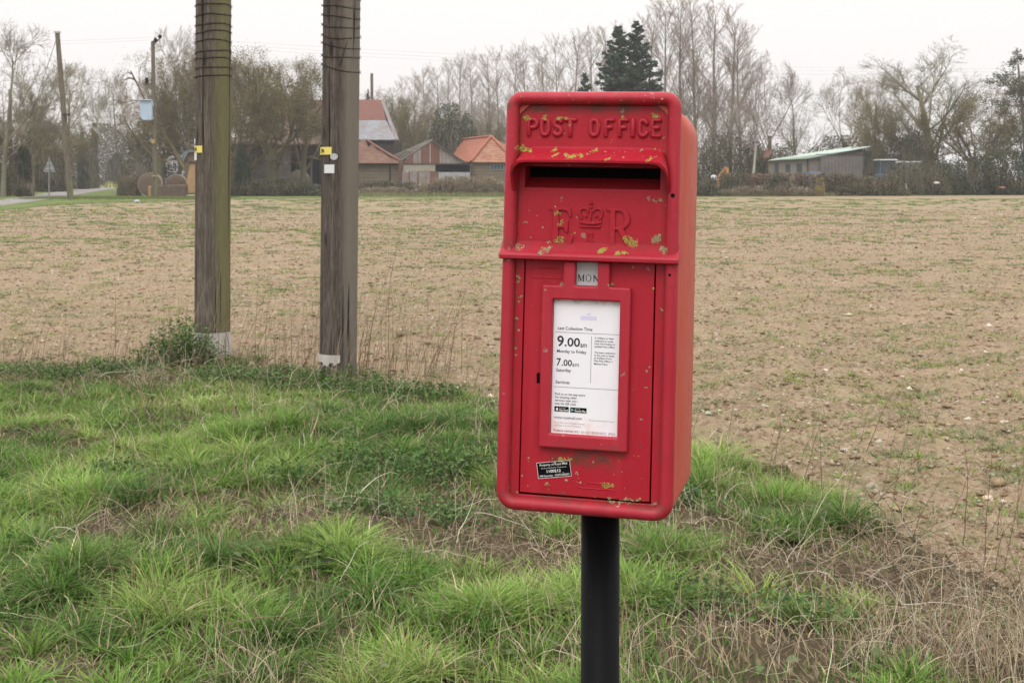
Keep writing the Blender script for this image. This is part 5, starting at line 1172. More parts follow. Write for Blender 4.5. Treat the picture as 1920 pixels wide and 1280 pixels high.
# ================================================================== FARM BUILDINGS
def bmat(name, base, dark, kind='board', sc=5., rough=.85, spec=.15):
    g = G(name, rough, spec); o = g.co(); n = g.noise(g.mapv(o, (.6, .6, 1.2)), 1.6, 5, .65)
    c = g.mix(g.ramp(n, [(.3, 0), (.7, 1)]), dark, base); x, y, z = g.xyz(o)[0], g.xyz(o)[1], g.xyz(o)[2]
    if kind in ('hboard', 'brick'): v = z
    elif kind in ('vboard', 'corr'): v = g.math('ADD', x, y)
    if kind != 'plain':
        w_ = g.math('FRACT', g.math('MULTIPLY', v, sc))
        if kind in ('hboard', 'vboard', 'brick'):
            ln = g.ramp(w_, [(.0, 1), (.12, 0), (.9, 0), (1, .8)]); c = g.mix(ln, c, tuple(q*.45 for q in dark)); g.bump(w_, .6, .03)
        else:
            s = g.math('SINE', g.math('MULTIPLY', v, sc*6.283)); g.bump(s, .7, .03)
            st = g.noise(g.mapv(o, (4, 4, .5)), 1, 4); c = g.mix(g.ramp(st, [(.45, 0), (.65, .8)]), c, dark)
    return g.out(c)
def rect_board(px0, px1, py0, py1, D, depth=.1):
    """world box from photo-plane numbers, front face at distance D"""
    x0, x1, z0, z1 = X(px0, D), X(px1, D), Zp(py1, D), Zp(py0, D); return ((x0+x1)/2, D+depth/2, (z0+z1)/2), (x1-x0, depth, z1-z0)
def bpoly(mb, pts, depth):
    """outline given as (px,py,D) points extruded straight back"""
    return mb.prism([at(*p) for p in pts], (0, depth, 0))
def boxp(parent, name, px0, px1, py0, py1, D, depth, mat, label=None, bevel=0):
    mb = MB(); mb.box(*rect_board(px0, px1, py0, py1, D, depth)); o = mb.build(name, mat, parent, bevel=bevel)
    if label: o['label'] = label
    return o
rust = bmat('rusty_sheet', (.21, .10, .08), (.17, .08, .06), 'corr', 3); rustb = bmat('brown_rusty_sheet', (.165, .11, .08), (.115, .075, .055), 'corr', 3)
zinc = bmat('zinc_sheet', (.27, .30, .34), (.20, .165, .15), 'corr', 3, .6, .3); zinc2 = bmat('pale_streaked_sheet', (.30, .30, .32), (.22, .15, .12), 'corr', 3, .6, .3)
dkboard = bmat('tarred_board', (.07, .06, .055), (.035, .031, .029), 'hboard', 4); gyboard = bmat('grey_board', (.15, .13, .12), (.09, .08, .075), 'vboard', 4)
brick = bmat('buff_brick', (.225, .18, .13), (.17, .135, .10), 'brick', 3.5); void = flat('barn_dark', (.018, .018, .02), .9, .05)
def pant(name, a, b, c3):
    g = G(name, .85, .15); o = g.co(); v = g.vor(g.mapv(o, (3.4, 3.4, 3.4)), 1, outp='Color'); n = g.noise(o, 1.1, 5, .6); c = g.mix(g.xyz(v)[0], a, b); c = g.mix(g.ramp(n, [(.45, 0), (.7, .8)]), c, c3)
    w_ = g.math('FRACT', g.math('MULTIPLY', g.xyz(o)[2], 4.6)); c = g.mix(g.ramp(w_, [(0, .75), (.25, 0)]), c, tuple(q*.35 for q in b)); g.bump(w_, .8, .05); return g.out(c)
pan1 = pant('orange_pantile', (.42, .145, .085), (.33, .11, .07), (.36, .19, .12)); pan2 = pant('old_brown_tile', (.20, .10, .07), (.14, .07, .05), (.21, .15, .10)); pan3 = pant('mottled_pantile', (.40, .19, .12), (.27, .105, .07), (.33, .22, .14))
def building(name, px, D, label): return empty(name, (X(px, D), D, 0), label, 'building')
def roof_sheet(parent, pts, mat, th=.12, name='roof', label=None):
    P = [at(*p) for p in pts]; nrm = (P[1]-P[0]).cross(P[2]-P[0]).normalized()
    if nrm.z < 0: nrm = -nrm
    mb = MB(); mb.prism(P, -nrm*th); o = mb.build(name, mat, parent)
    if label: o['label'] = label
    return o
# big barn
bn = building('barn', 600, 125, 'large old barn with a rusty and zinc roof behind the right big pole')
mb = MB(); bpoly(mb, [(462, 366, 125), (738, 366, 125), (738, 262, 125), (462, 262, 125)], 10); mb.build('wall', dkboard, bn)
roof_sheet(bn, [(478, 187.5, 130), (600, 187.5, 130), (600, 226, 127.4), (470, 226, 127.4)], rustb, label='brown rusty upper roof')
roof_sheet(bn, [(600, 187, 130), (714, 187, 130), (724, 225, 127.4), (600, 225, 127.4)], rust, label='red rusty upper roof sheets')
roof_sheet(bn, [(724.3, 225.4, 127.4), (741, 262, 124.6), (612, 262, 124.6), (612, 225.4, 127.4)], zinc, label='bare zinc lower roof sheets')
roof_sheet(bn, [(611.8, 226.4, 127.4), (611.8, 262, 124.6), (458, 262, 124.6), (470, 226.4, 127.4)], rustb, label='brown rusty lower roof')
roof_sheet(bn, [(714.5, 187, 130), (720, 187, 131), (748, 262, 125.5), (741.3, 262, 124.6)], zinc2, .08, label='pale verge sheet at the gable')
roof_sheet(bn, [(478, 187.5, 130.2), (714, 187.5, 130.2), (741, 262, 136), (458, 262, 136)], rustb, label='far roof slope')
# lean-to along its front
lt = building('lean_to_shed', 520, 118, 'dark board lean-to under the thorn tree with a sliding door and a black opening')
boxp(lt, 'wall', 432, 512, 268, 366, 118, 5, bmat('slatted_board', (.15, .135, .125), (.055, .05, .045), 'hboard', 5))
boxp(lt, 'door', 513, 545, 274, 366, 117.8, .2, gyboard, 'vertical grey boards of the sliding door')
boxp(lt, 'wall', 545, 612, 268, 296, 118, 5, dkboard); boxp(lt, 'opening', 545, 598, 296, 366, 119.5, .2, void); boxp(lt, 'post', 582, 585, 296, 366, 118, .3, gyboard)
roof_sheet(lt, [(430, 270, 117.2), (613, 270, 117.2), (613, 257, 121.5), (430, 257, 121.5)], rustb, .1)
for a, b, y in ((520, 540, 262), (556, 575, 259.5), (500, 556, 269.6)): boxp(lt, 'roof_patch', a, b, y, y+2.2, 117.0, .15, zinc2)
# tank standing in the opening
tk = empty('fuel_tank', (X(560, 112), 112, 0), 'pale rounded tank standing in front of the dark barn opening', 'tank')
mb = MB(); x0 = X(560, 112); r_ = 19/2400*112
mb.tube([(x0-.1, 112-.6, 1.3), (x0-.05, 112-.5, 1.25), (x0, 112, 1.25), (x0+.05, 112.9, 1.25), (x0+.1, 113.1, 1.25)], [r_*.2, r_*.93, r_, r_*.95, r_*.5], 28); mb.build('tank_body', flat('faded_cream_tank', (.115, .10, .072), .6, .2, .2, 2), tk, smooth=True)
mb = MB(); mb.tube([(x0-.03, 111.9, 1.25-r_*1.01), (x0-.5, 111.9, 1.6), (x0-.3, 111.9, 1.25+r_*.95)], .04, 6); mb.build('strap', void, tk)
for dx in (-.6, .6): mb = MB(); mb.box((x0+dx, 112.3, .2), (.15, 1, .5)); mb.build('cradle_leg', gyboard, tk)
# brick outbuilding with broken tiled roof
ob = building('brick_outbuilding', 700, 116, 'low buff brick outbuilding with a sagging brown tiled roof')
mb = MB(); bpoly(mb, [(630, 366, 116), (748, 366, 116), (748, 306, 116), (630, 306, 116)], 6); mb.build('wall', brick, ob)
rp = [(628, 307, 115.6), (751, 307, 115.6), (744, 299, 117.2), (728, 294, 117.6), (716, 284, 118.4), (706, 281, 118.6), (699, 270, 119.4), (690, 276, 119), (686, 264, 119.8), (680, 261, 120), (672, 266, 119.8), (650, 264, 120), (628, 264, 120)]
roof_sheet(ob, rp, pan2, .12, label='brown tiles broken away at the ridge')
mb = MB(); mb.tube([at(688, 262.5, 119.9), at(716, 281, 118.5), at(738, 294, 117.4), at(752, 302, 116.3), at(754, 312, 115.9)], .11, 6); mb.build('ridge', bmat('hip_tile', (.26, .13, .09), (.16, .08, .06), 'plain'), ob)
boxp(ob, 'drainpipe', 730, 732, 307, 350, 115.9, .1, void)
boxp(ob, 'gutter', 630, 750, 306, 308.3, 115.5, .12, void)
# corrugated gabled shed
cs = building('corrugated_shed', 812, 115, 'gabled shed clad in rusty and pale corrugated sheets')
Dg = 115
for nm, pts, mt, lb in (('gable_sheet', [(757, 306), (775, 306), (775, 289), (757, 303.5)], rust, None), ('gable_sheet', [(775.2, 306), (789, 306), (789, 278), (775.2, 288.8)], zinc2, None), ('gable_sheet', [(789.2, 306), (806, 306), (806, 265.5), (789.2, 277.8)], rust, None), ('gable_sheet', [(807.2, 306), (824, 306), (824, 274.5), (812, 265.5), (807.2, 265)], rust, None), ('gable_sheet', [(824.2, 307), (871.5, 308.3), (871.5, 305), (824.2, 274.8)], zinc2, None)):
    mb = MB(); bpoly(mb, [(a, b, Dg) for a, b in pts], .05); mb.build(nm, mt, cs)
boxp(cs, 'flashing', 806.1, 807.1, 265, 306, Dg-.03, .05, flat('pale_strip', (.5, .48, .46)))
boxp(cs, 'rail', 753, 878, 306.3, 308.6, Dg-.06, .12, flat('dark_rail', (.07, .05, .045)))
boxp(cs, 'panel', 756, 816, 308.8, 321, Dg, .1, bmat('pale_panel', (.36, .32, .26), (.28, .25, .2), 'plain'))
boxp(cs, 'opening', 816.2, 881, 308.8, 322.5, Dg+1.2, .1, void); boxp(cs, 'side_wall', 881, 883, 308, 366, Dg, 5, gyboard)
for a, b, mt in ((754, 766, zinc2), (766.2, 768.5, rust), (768.7, 782, zinc2), (782.2, 785, rust), (785.2, 806, zinc2), (806.2, 822, rust), (822.2, 881, bmat('white_sheet', (.40, .41, .45), (.32, .30, .31), 'corr', 3))): boxp(cs, 'lower_sheet', a, b, 321.6 if b < 823 else 323, 366, Dg-.02, .05, mt)
boxp(cs, 'post', 747, 753, 300, 366, Dg-.05, .15, flat('rusty_post', (.13, .06, .055)))
roof_sheet(cs, [(811, 262.5, Dg-.3), (876, 306, Dg-.3), (876, 306, Dg+8), (811, 262.5, Dg+8)], bmat('dark_roof_edge', (.12, .10, .09), (.07, .06, .055), 'plain'), .14)
for k in range(4): 
    mb = MB(); mb.tube([at(752-k*5, 301-k*2.5, Dg+k*2.2), at(812-k*3, 262.6+k*.6, Dg+k*2.2)], .09, 5); mb.build('rafter', flat('grey_rafter', (.16, .14, .115)) if k == 0 else bpy.data.materials['grey_rafter'], cs)
mb = MB(); mb.tube([at(811, 263, Dg), at(796, 264.5, Dg+8)], .08, 5); mb.tube([at(780, 283, Dg), at(762, 282, Dg+8)], .07, 5); mb.build('purlin', bpy.data.materials['grey_rafter'], cs)
mb = MB(); mb.box((0, 0, 0), (.6, .3, .12)); 
roof_sheet(cs, [(756, 300, Dg+8), (798, 268, Dg+8), (790, 268, Dg+9), (748, 298, Dg+9)], bpy.data.materials['dark_roof_edge'], .1, 'back_gable')
# orange pantiled building, corner towards the viewer
pb_ = building('pantiled_building', 925, 116, 'brick building with a bright orange hipped pantile roof beside the post box')
mb = MB(); bpoly(mb, [(884, 366, 116), (962, 366, 116), (962, 303, 116), (884, 303, 116)], 12); mb.build('wall', brick, pb_)
roof_sheet(pb_, [(883, 303.5, 115.6), (921, 256, 119), (866, 262, 134), (842, 303, 131)], pan1, .15, label='even orange tiles')
roof_sheet(pb_, [(883.6, 303.7, 115.6), (969, 304.5, 115.6), (921.4, 256.2, 119)], pan3, .15, label='mottled older tiles of the hip')
roof_sheet(pb_, [(969.2, 304.5, 115.6), (1002, 303, 131), (866, 262, 134.2), (921.6, 256.2, 119)], pan3, .12, label='far slope')
mb = MB(); mb.tube([at(883, 302, 115.5), at(921, 255, 118.9)], .12, 6); mb.tube([at(921, 255, 118.9), at(968, 303, 115.5)], .12, 6); mb.tube([at(921, 255, 118.9), at(866, 261, 134)], .12, 6); mb.build('ridge', bmat('ridge_tile', (.40, .15, .09), (.28, .11, .07), 'plain'), pb_)
wf = boxp(pb_, 'window', 919, 945, 308, 319, 115.93, .05, flat('blue_grey_frame', (.24, .27, .31)))
for k in range(4): boxp(wf, 'pane', 920.5+k*6, 925+k*6, 309.6, 317.6, 115.90, .05, flat('window_glass', (.06, .07, .08), .4, .2) if 'window_glass' not in bpy.data.materials else bpy.data.materials['window_glass']) if False else None
mb = MB()
for k in range(4): mb.box(*rect_board(920.5+k*6.1, 925.3+k*6.1, 309.6, 317.6, 115.9, .02))
o = mb.build('pane', flat('window_glass', (.06, .07, .08), .4, .2), pb_)
# green-roofed shed on the right
gs = building('green_roofed_shed', 1530, 116, 'long low shed with a pale green sloping roof')
mb = MB(); bpoly(mb, [(1441, 366, 116), (1515, 366, 116), (1515, 297.5, 116), (1441, 301.5, 116)], 7); mb.build('wall', bmat('pale_render', (.28, .24, .20), (.22, .19, .155), 'plain'), gs)
mb = MB(); bpoly(mb, [(1515.2, 366, 115.9), (1617, 366, 115.9), (1617, 279, 115.9), (1515.2, 297, 115.9)], 7); mb.build('gable_wall', bmat('weathered_block', (.21, .18, .155), (.16, .135, .12), 'plain'), gs)
mb = MB(); bpoly(mb, [(1555, 292.5, 115.85), (1617, 289, 115.85), (1617, 279.5, 115.85), (1560, 288.5, 115.85)], .03); mb.build('gable_board', flat('dark_gable', (.085, .078, .072)), gs)
grn = flat('pale_green_sheet', (.43, .51, .43), .6, .3, .1, .4)
roof_sheet(gs, [(1439, 301.5, 115.5), (1516, 297.3, 115.5), (1600, 281.5, 115.5), (1636, 274.5, 115.5), (1604, 274.2, 122), (1540, 283.5, 122), (1460, 295.2, 122)], grn, .12)
dr = boxp(gs, 'sliding_door', 1538, 1617, 290.5, 345, 115.6, .15, bmat('vertical_grey_board', (.19, .165, .155), (.13, .115, .11), 'vboard', 3.2))
boxp(gs, 'door_rail', 1530, 1618, 289, 290.3, 115.5, .15, flat('dark_rail_b', (.08, .065, .06)))
for a, b, y0, y1 in ((1452, 1461, 304, 330), (1472, 1483, 306, 326), (1493, 1505, 305, 326)): 
    w_ = boxp(gs, 'window', a, b, y0, y1, 115.92, .06, flat('grey_green_frame', (.17, .18, .165)) if 'grey_green_frame' not in bpy.data.materials else bpy.data.materials['grey_green_frame']); boxp(gs, 'pane', a+1.5, b-1.5, y0+2, y1-3, 115.88, .03, bpy.data.materials['window_glass'])
boxp(gs, 'corner_post', 1513.8, 1516, 297.5, 345, 115.8, .1, flat('dark_post', (.06, .055, .05)))
# small red lean-to behind it
rl = building('red_roofed_lean_to', 1430, 119, 'small open lean-to with a rusty red roof left of the green-roofed shed')
roof_sheet(rl, [(1412, 299.5, 118), (1440, 295, 118), (1452, 280, 121), (1438, 279, 121)], rust, .12)
roof_sheet(rl, [(1412, 300.2, 117.9), (1426, 298.2, 117.9), (1425.5, 295, 118.3), (1412.6, 297.6, 118.3)], flat('pale_edge_sheet', (.5, .44, .42)), .05, 'roof_edge')
boxp(rl, 'back_wall', 1418, 1441, 298, 366, 121, .2, void)
for a in (1416, 1432.5): boxp(rl, 'post', a, a+1.5, 299, 366, 118.4, .1, flat('pale_post', (.3, .26, .24)) if 'pale_post' not in bpy.data.materials else bpy.data.materials['pale_post'])

# ================================================================== FARM CLUTTER
def wheel(parent, x, y, z, r, wd):
    """tyre with a rim; axle along x"""
    V = []; mb = MB(); pr = [(-.5, .62), (-.5, .9), (-.35, 1), (.35, 1), (.5, .9), (.5, .62)]; n = 20
    VV = []; FF = []
    for i in range(n):
        t = 2*PI*i/n
        for a, b in pr: VV.append((x+a*wd, y+b*r*math.cos(t), z+b*r*math.sin(t)))
    m = len(pr)
    for i in range(n):
        for k in range(m): FF.append((i*m+k, i*m+(k+1) % m, ((i+1) % n)*m+(k+1) % m, ((i+1) % n)*m+k))
    mb.add(VV, FF); o = mb.build('wheel', bpy.data.materials.get('tyre') or flat('tyre', (.03, .03, .032)), parent)
    mr = MB(); mr.tube([(x-wd*.4, y, z), (x+wd*.4, y, z)], r*.6, 14); mr.build('rim', bpy.data.materials.get('rim_paint') or flat('rim_paint', (.35, .35, .33)), parent); return o
# orange digger
D = 113; x0 = X(1352, D)
dg_ = empty('digger', (x0, D, 0), 'orange digger with its arm folded, showing above the hedge right of the post box', 'digger')
org = flat('faded_orange_paint', (.40, .21, .08), .6, .3, .25, 3)
mb = MB(); mb.prism([at(1346, 331, D), at(1350, 334, D), at(1361, 318, D), at(1364, 315, D), at(1361, 312, D)], (0, .3, 0)); mb.build('boom', org, dg_)
mb = MB(); mb.prism([at(1361, 313, D-.35), at(1366, 314, D-.35), at(1367.5, 331, D-.35), at(1362.5, 331, D-.35)], (0, .3, 0)); mb.build('dipper', org, dg_)
mb = MB(); mb.prism([at(1352, 338, D-.4), at(1357, 330, D-.4), at(1364, 329, D-.4), at(1367, 334, D-.4), at(1364, 341, D-.4)], (0, .5, 0)); mb.build('bucket', flat('dark_steel', (.1, .09, .08)), dg_)
mb = MB(); mb.box((x0-.3, D+.8, .95), (2.0, 1.6, .8)); mb.build('body', org, dg_, bevel=.08);
for dx in (-1.0, .7): wheel(dg_, x0+dx, D+.1, .45, .45, .3)
ws = MB(); 
def blob(name, px, py, D, r, mat, label, cat, sq=(1, 1, 1), seed=0):
    bm = bmesh.new(); bmesh.ops.create_icosphere(bm, subdivisions=3, radius=1); rr2 = random.Random(seed)
    for v in bm.verts: p = v.co; k = .8+.5*float(vn(p.x*2+seed*3, p.y*2+p.z*2, 1.2, seed)); v.co = Vector((p.x*sq[0], p.y*sq[1], p.z*sq[2]))*r*k
    me = bpy.data.meshes.new(name); bm.to_mesh(me); bm.free(); return tag(link(name, me, mat, None, at(px, py, D)), label, cat)
wht = flat('white_plastic', (.62, .62, .64), .6, .3, .15, 4); blu = flat('teal_paint', (.07, .12, .14), .6, .3, .25, 2)
blob('plastic_sack', 1338, 333, 104.5, .22, wht, 'white sack on the hedge left of the orange digger', 'sack', seed=1)
blob('plastic_sack', 1756, 343, 104, .17, wht, 'white sack low in the scrub under the great ash', 'sack', (1.3, 1, .5), 2)
blob('red_tub', 1880, 352, 103, .17, flat('faded_red_plastic', (.30, .12, .09)), 'small red tub at the foot of the right-hand hedgerow', 'tub', (1.7, 1, .4), 3)
blob('litter_bag', 257, 378, 79, .15, flat('bluish_plastic', (.42, .46, .55), .5), 'crumpled bluish white bag on the grass near the bales', 'litter', (1.3, 1, .7), 4)
# tractor and trailer in the scrub
D = 110; x0 = X(1662, D)
tr_ = empty('tractor', (x0, D, 0), 'faded blue tractor half hidden in the scrub right of the green-roofed shed', 'tractor')
mb = MB(); mb.box((x0-.1, D, 1.35), (1.3, 2.4, .8)); mb.build('bonnet', blu, tr_, bevel=.08)
mb = MB()
for dx in (-.55, .75):
    for dy in (-.1, 1.3): mb.box((x0+dx, D+dy, 2.2), (.1, .1, 1.5))
mb.build('cab_frame', blu, tr_); mb = MB(); mb.box((x0+.1, D+.6, 2.98), (1.6, 1.7, .1)); mb.build('cab_roof', wht, tr_, bevel=.03)
mb = MB(); mb.box((x0+.1, D+.62, 2.2), (1.15, 1.2, 1.3)); mb.build('cab_glass', bpy.data.materials['window_glass'], tr_)
wheel(tr_, x0-.75, D+1, .8, .8, .4); wheel(tr_, x0+.85, D+1, .8, .8, .4); wheel(tr_, x0-.6, D-.9, .5, .5, .3); wheel(tr_, x0+.6, D-.9, .5, .5, .3)
x0 = X(1700, D)
tl = empty('trailer', (x0, D, 0), 'teal high-sided trailer with a white top rail beside the blue tractor', 'trailer')
mb = MB(); mb.box((x0, D+1, 1.8), (2.1, 3, 1.9)); mb.build('body', blu, tl, bevel=.04); mb = MB(); mb.box((x0, D-.54, 2.8), (2.2, .1, .12)); mb.build('top_rail', wht, tl)
wheel(tl, x0-.9, D-.2, .5, .5, .3); wheel(tl, x0+.9, D-.2, .5, .5, .3)
x0 = X(1527, 111)
tb = empty('blue_crate_stack', (x0, 111, 0), 'stacked blue boxes topped with an orange one in front of the shed door', 'boxes')
boxp(tb, 'blue_box', 1517, 1539, 321.5, 366, 111, 1, flat('blue_plastic', (.14, .20, .34))); boxp(tb, 'orange_box', 1524, 1536, 325.5, 331, 110.7, .25, flat('orange_plastic', (.55, .30, .05)))
# leaning stakes
for i, (a, b, c2, d2, lab) in enumerate(((1620, 344, 1612, 366, 'pale stake leaning right in the green bank, left one'), (1660, 350, 1651, 366, 'pale stake leaning right in the green bank, right one'), (1491, 352, 1490.5, 367, 'short white upright stake below the clipped hedge'), (1698, 345, 1702, 360, 'thin dark stake under the trailer'))):
    mb = MB(); P0 = at(c2, d2, 104); P1 = at(a, b, 104); mb.tube([P0, P1], .05, 6); tag(mb.build('stake', flat('pale_wood_%s' % 'abcd'[i], (.42, .38, .32)), None, P0), lab, 'stake')
# bales
def bale_mat(name, a, b, sw): 
    g = G(name, .95, .05); o = g.co(); n = g.noise(g.mapv(o, (sw, sw, 9)), 1, 5, .7); g.bump(n, .9, .05); return g.out(g.mix(g.ramp(n, [(.3, 0), (.7, 1)]), a, b))
hay = bale_mat('old_hay', (.10, .07, .05), (.18, .13, .095), 3); hay2 = bale_mat('straw', (.30, .19, .09), (.42, .28, .15), 3); hay3 = bale_mat('dark_hay', (.085, .06, .05), (.15, .11, .085), 3); net = flat('pale_net_wrap', (.36, .33, .30))
def round_bale(px, py, r, D, label):
    z = Zp(py, D); x = X(px, D); R_ = r/2400*D; e = empty('round_bale', (x, D, 0), label, 'bale', 'round hay bales')
    V = []; F = []; n = 36; ys_ = [(0, .0), (-.02, .5), (0, .9), (.06, .985), (.2, 1), (1.1, 1), (1.2, .9), (1.2, 0)]
    for yy_, k in ys_:
        for i in range(n): t = 2*PI*i/n; q = R_*k*(1+.02*math.sin(3*t)); V.append((x+q*math.cos(t), D+yy_, R_*.98+q*math.sin(t)))
    for j in range(len(ys_)-1):
        for i in range(n): F.append((j*n+i, j*n+(i+1) % n, (j+1)*n+(i+1) % n, (j+1)*n+i))
    mb = MB(); mb.add(V, F); mb.build('hay', hay, e, smooth=True)
    V = []; F = []
    for yy_, k in ((.03, .99), (.03, 1.03), (.25, 1.035), (.25, 1.01)):
        for i in range(n): t = 2*PI*i/n; q = R_*k*(1+.02*math.sin(3*t)); V.append((x+q*math.cos(t), D+yy_, R_*.98+q*math.sin(t)))
    for j in range(4):
        for i in range(n): F.append((j*n+i, j*n+(i+1) % n, ((j+1) % 4)*n+(i+1) % n, ((j+1) % 4)*n+i))
    mb = MB(); mb.add(V, F); mb.build('net_wrap', net, e, smooth=True); return e
round_bale(281, 354, 22, 101, 'left round hay bale, partly behind the transformer pole')
round_bale(330, 351, 20, 104, 'right round hay bale, behind the long square bale')
x0 = X(311, 97.5)
mb = MB(); mb.box((X(313, 96), 96.8, .0+(Zp(347, 96))/2), ((345-281)/2400*96, 1.3, Zp(347, 96)), rot=(0, .0, .12)); o = mb.build('square_bale', hay3, None, (X(313, 96), 96.8, 0), bevel=.08, seg=3); tag(o, 'long dark square bale lying in front of the round bales', 'bale')
mb = MB(); mb.box((X(281, 96.5), 97.0, Zp(349, 96)/2), (.5, 1.4, Zp(349, 96)*.96), rot=(0, 0, .25)); tag(mb.build('square_bale', hay2, None, (X(281, 96.5), 97, 0), bevel=.08, seg=3), 'paler straw bale end butted against the left of the dark square bale', 'bale')
tag(mb_o := None or o, None)
stx = X(385, 99)
mb = MB(); mb.prism([at(347, 363, 99), at(420, 363, 99), at(420, 306, 99), (at(355, 306, 99)), at(351, 330, 99)], (0, 2.2, 0)); o = mb.build('straw_stack', hay2, None, (stx, 99, 0), bevel=.1, seg=3); tag(o, 'tall orange straw stack left of the left big pole', 'straw stack')
mb = MB(); mb.prism([at(344, 305.5, 98.8), at(420, 305.5, 98.8), at(420, 288, 98.8), at(349, 286, 98.8)], (0, 2.4, 0)); o = mb.build('top_bale', hay, None, (stx, 98.8, Zp(305.5, 98.8)), bevel=.1, seg=3); tag(o, 'brown bale overhanging the top of the straw stack', 'bale')
mb = MB(); tp = [at(340, 298, 98.6), at(342, 287, 98.6), at(350, 282, 98.6), at(372, 281, 98.6), at(420, 283, 98.6), at(420, 286, 98.6), at(372, 285, 98.6), at(353, 286, 98.6), at(347, 296, 98.6), at(344, 302, 98.6)]
mb.prism(tp, (0, 2.8, 0)); tag(mb.build('tarpaulin', flat('dark_teal_sheet', (.10, .13, .14), .4, .4, .5, 4), None, at(350, 284, 98.6)), 'dark sheet thrown over the top of the straw stack', 'tarpaulin')
mb = MB(); 
for k in range(4): mb.box((X(360, 97)-.45+k*.3, 97, .16), (.22, 1.0, .05))
mb.box((X(360, 97), 96.6, .08), (1.2, .1, .1)); mb.box((X(360, 97), 97.4, .08), (1.2, .1, .1)); tag(mb.build('pallet', flat('pale_pallet_wood', (.50, .44, .30)), None, (X(360, 97), 97, 0)), 'pale wooden pallet at the foot of the straw stack', 'pallet')

# ================================================================== UTILITY POLES, SIGN, WIRES
def util_pole(px0, py0, px1, py1, D, r0, r1, label, lower=0):
    P0 = at(px0, py0, D); P0.z = lower; P1 = at(px1, py1, D); e = empty('utility_pole', P0, label, 'utility pole', 'distant utility poles')
    mb = MB(); mb.tube([P0, P0.lerp(P1, .5), P1], [r0, (r0+r1)/2, r1], 14); o = mb.build('shaft', M['pole_far'], e); return e, P1
up1, A1 = util_pole(132.5, 375, 107.5, 62, 85.3, .21, .15, 'leaning bare utility pole beside the lane with a stay wire')
mb = MB(); mb.box(A1+Vector((0, 0, .05)), (.36, .36, .12)); mb.build('cap', M['metal'], up1)
mb = MB(); mb.tube([at(104, 78, 85.2), at(84, 140, 88), at(30, 300, 92)], .018, 4); mb.build('stay_wire', M['wire'], up1)
mb = MB(); mb.box(at(124, 215, 85.1), (.42, .42, .10)); mb.build('band', M['wire'], up1)
up2, A2 = util_pole(291.5, 373.5, 286.5, 78, 88.5, .17, .13, 'upright utility pole carrying a pale blue transformer')
tfm = flat('pale_blue_transformer', (.36, .45, .56), .5, .3, .1, 3)
mb = MB(); c_ = at(274, 207, 88.2); mb.prism([at(262, 190, 88), at(284, 188.5, 88), at(284, 225.5, 88), at(268, 225.5, 88), at(262.5, 219, 88)], (0, .8, 0)); t_ = mb.build('transformer', tfm, up2, bevel=.03)
mb = MB(); mb.box(at(273, 188, 88.3), (.95, .95, .08)); mb.build('transformer_lid', tfm, up2)
mb = MB(); mb.box(at(284, 196, 88.3), (.3, .25, .25)); mb.box(at(284, 222, 88.3), (.3, .25, .15)); mb.build('bracket', M['metal'], up2)
mb = MB(); mb.tube([A2+Vector((0, -.1, -.3)), at(300, 72, 88.4)], .04, 5); mb.tube([A2+Vector((0, -.1, 0)), at(291, 78, 88.4)], .04, 5); mb.build('arm', M['wire'], up2)
for a, b in ((291.5, 75), (300, 69)):
    mb = MB(); q = at(a, b, 88.3); mb.tube([q-Vector((0, 0, .15)), q-Vector((0, 0, .05)), q+Vector((0, 0, .05)), q+Vector((0, 0, .15))], [.05, .13, .13, .05], 8); mb.build('insulator', M['black_gloss'], up2)
mb = MB(); q = at(275, 152, 88.2); mb.tube([q-Vector((0, 0, .2)), q+Vector((0, 0, .2))], .12, 8); mb.tube([q, at(286, 150, 88.3)], .03, 4); mb.build('fuse_switch', M['black_gloss'], up2)
for y0, y1, m_ in ((262, 269, (.36, .26, .10)), (329, 331, (.4, .34, .12))): mb = MB(); mb.tube([at(287.2+(y0-262)*.02, y1, 88.3), at(287.2+(y0-262)*.02, y0, 88.3)], .13, 8); mb.build('marker_plate', flat('marker_%d' % y0, m_), up2)
up3, A3 = util_pole(21, 366, 19, 168, 108, .16, .13, 'short bare pole top among the trees at far left')
up4, A4 = util_pole(699, 366, 697, 138, 145, .20, .16, 'thin greenish pole standing behind the barn ridge')
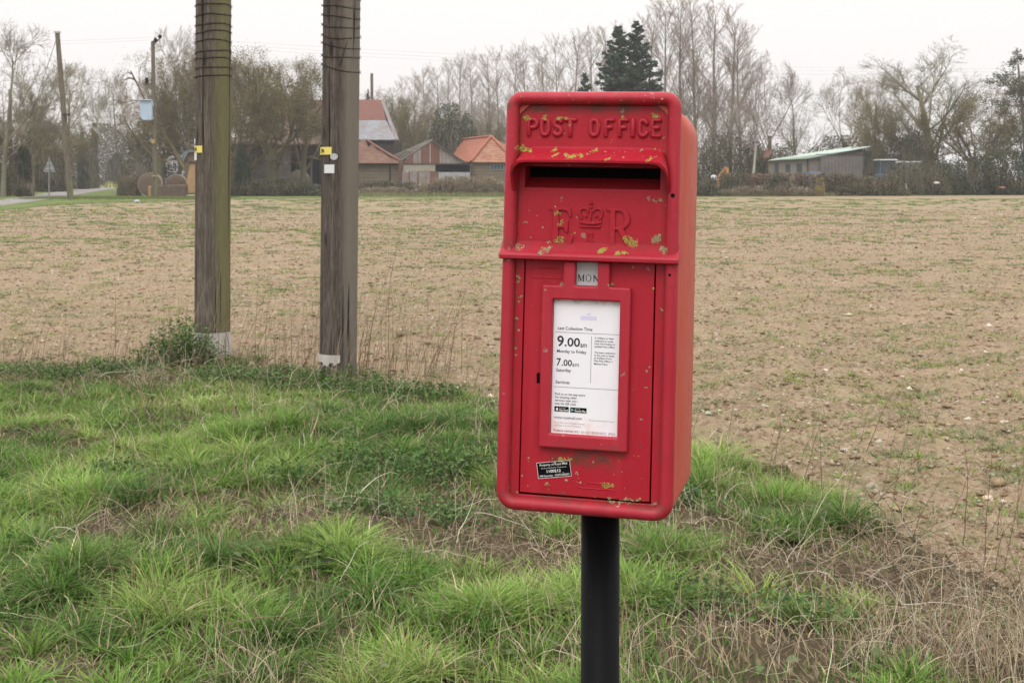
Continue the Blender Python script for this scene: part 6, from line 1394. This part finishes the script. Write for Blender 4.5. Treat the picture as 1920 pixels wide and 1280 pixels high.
def power_line(a, b, sag, label, r=.0035):
    pts = []
    for i in range(17): t = i/16; p = a.lerp(b, t); p.z -= sag*4*t*(1-t); pts.append(p)
    mb = MB(); mb.tube(pts, r, 4); tag(mb.build('power_line', M['wire'], None, a), label, 'power line', 'overhead power lines')
power_line(at(-260, 66, 92), at(283, 70, 88.6), .35, 'upper thin wire between the leaning pole and the transformer pole')
power_line(at(-260, 74, 92), at(283, 75, 88.6), .35, 'lower thin wire between the leaning pole and the transformer pole')
power_line(at(300, 69, 88.4), at(1950, 128, 150), .8, 'highest thin wire crossing the sky right of the transformer pole')
power_line(at(292, 76, 88.4), at(1950, 134, 150), .8, 'middle thin wire crossing the sky right of the transformer pole')
power_line(at(286, 82, 88.4), at(1950, 141, 150), .8, 'lowest thin wire crossing the sky right of the transformer pole')
D = 86; sx_ = X(92, D)
sg = empty('road_sign', (sx_, D, 0), 'triangular road sign seen from behind on a grey post beside the lane', 'road sign')
mb = MB(); mb.tube([(sx_, D, 0), (sx_, D, Zp(294, D))], .045, 10); mb.build('post', flat('sign_post_grey', (.2, .2, .2)), sg)
tri = roundpoly([(-.43, 0), (.43, 0), (0, .95)], .07, 4); mb = MB(); mb.prism([(sx_+a, D+.06, Zp(322.5, D)+b) for a, b in tri], (0, .02, 0)); mb.build('sign_plate', flat('sign_back_grey', (.2, .205, .2), .5, .3, .5, 4), sg)
mb = MB(); mb.box((sx_, D+.05, Zp(316, D)), (.5, .03, .05)); mb.box((sx_, D+.05, Zp(306, D)), (.3, .03, .05)); mb.build('clip', M['metal'], sg)

# ================================================================== the air between
mb = MB(); mb.box((0, 335, 14), (1260, 780, 32)); g = bpy.data.materials.new('haze'); g.use_nodes = True; g.node_tree.nodes.clear()
o_ = g.node_tree.nodes.new('ShaderNodeOutputMaterial'); pv = g.node_tree.nodes.new('ShaderNodeVolumePrincipled'); pv.inputs['Color'].default_value = (.97, .955, .94, 1); pv.inputs['Density'].default_value = .0006; pv.inputs['Anisotropy'].default_value = 0.2
g.node_tree.links.new(pv.outputs[0], o_.inputs['Volume']); hz = mb.build('haze', g); tag(hz, kind='stuff')
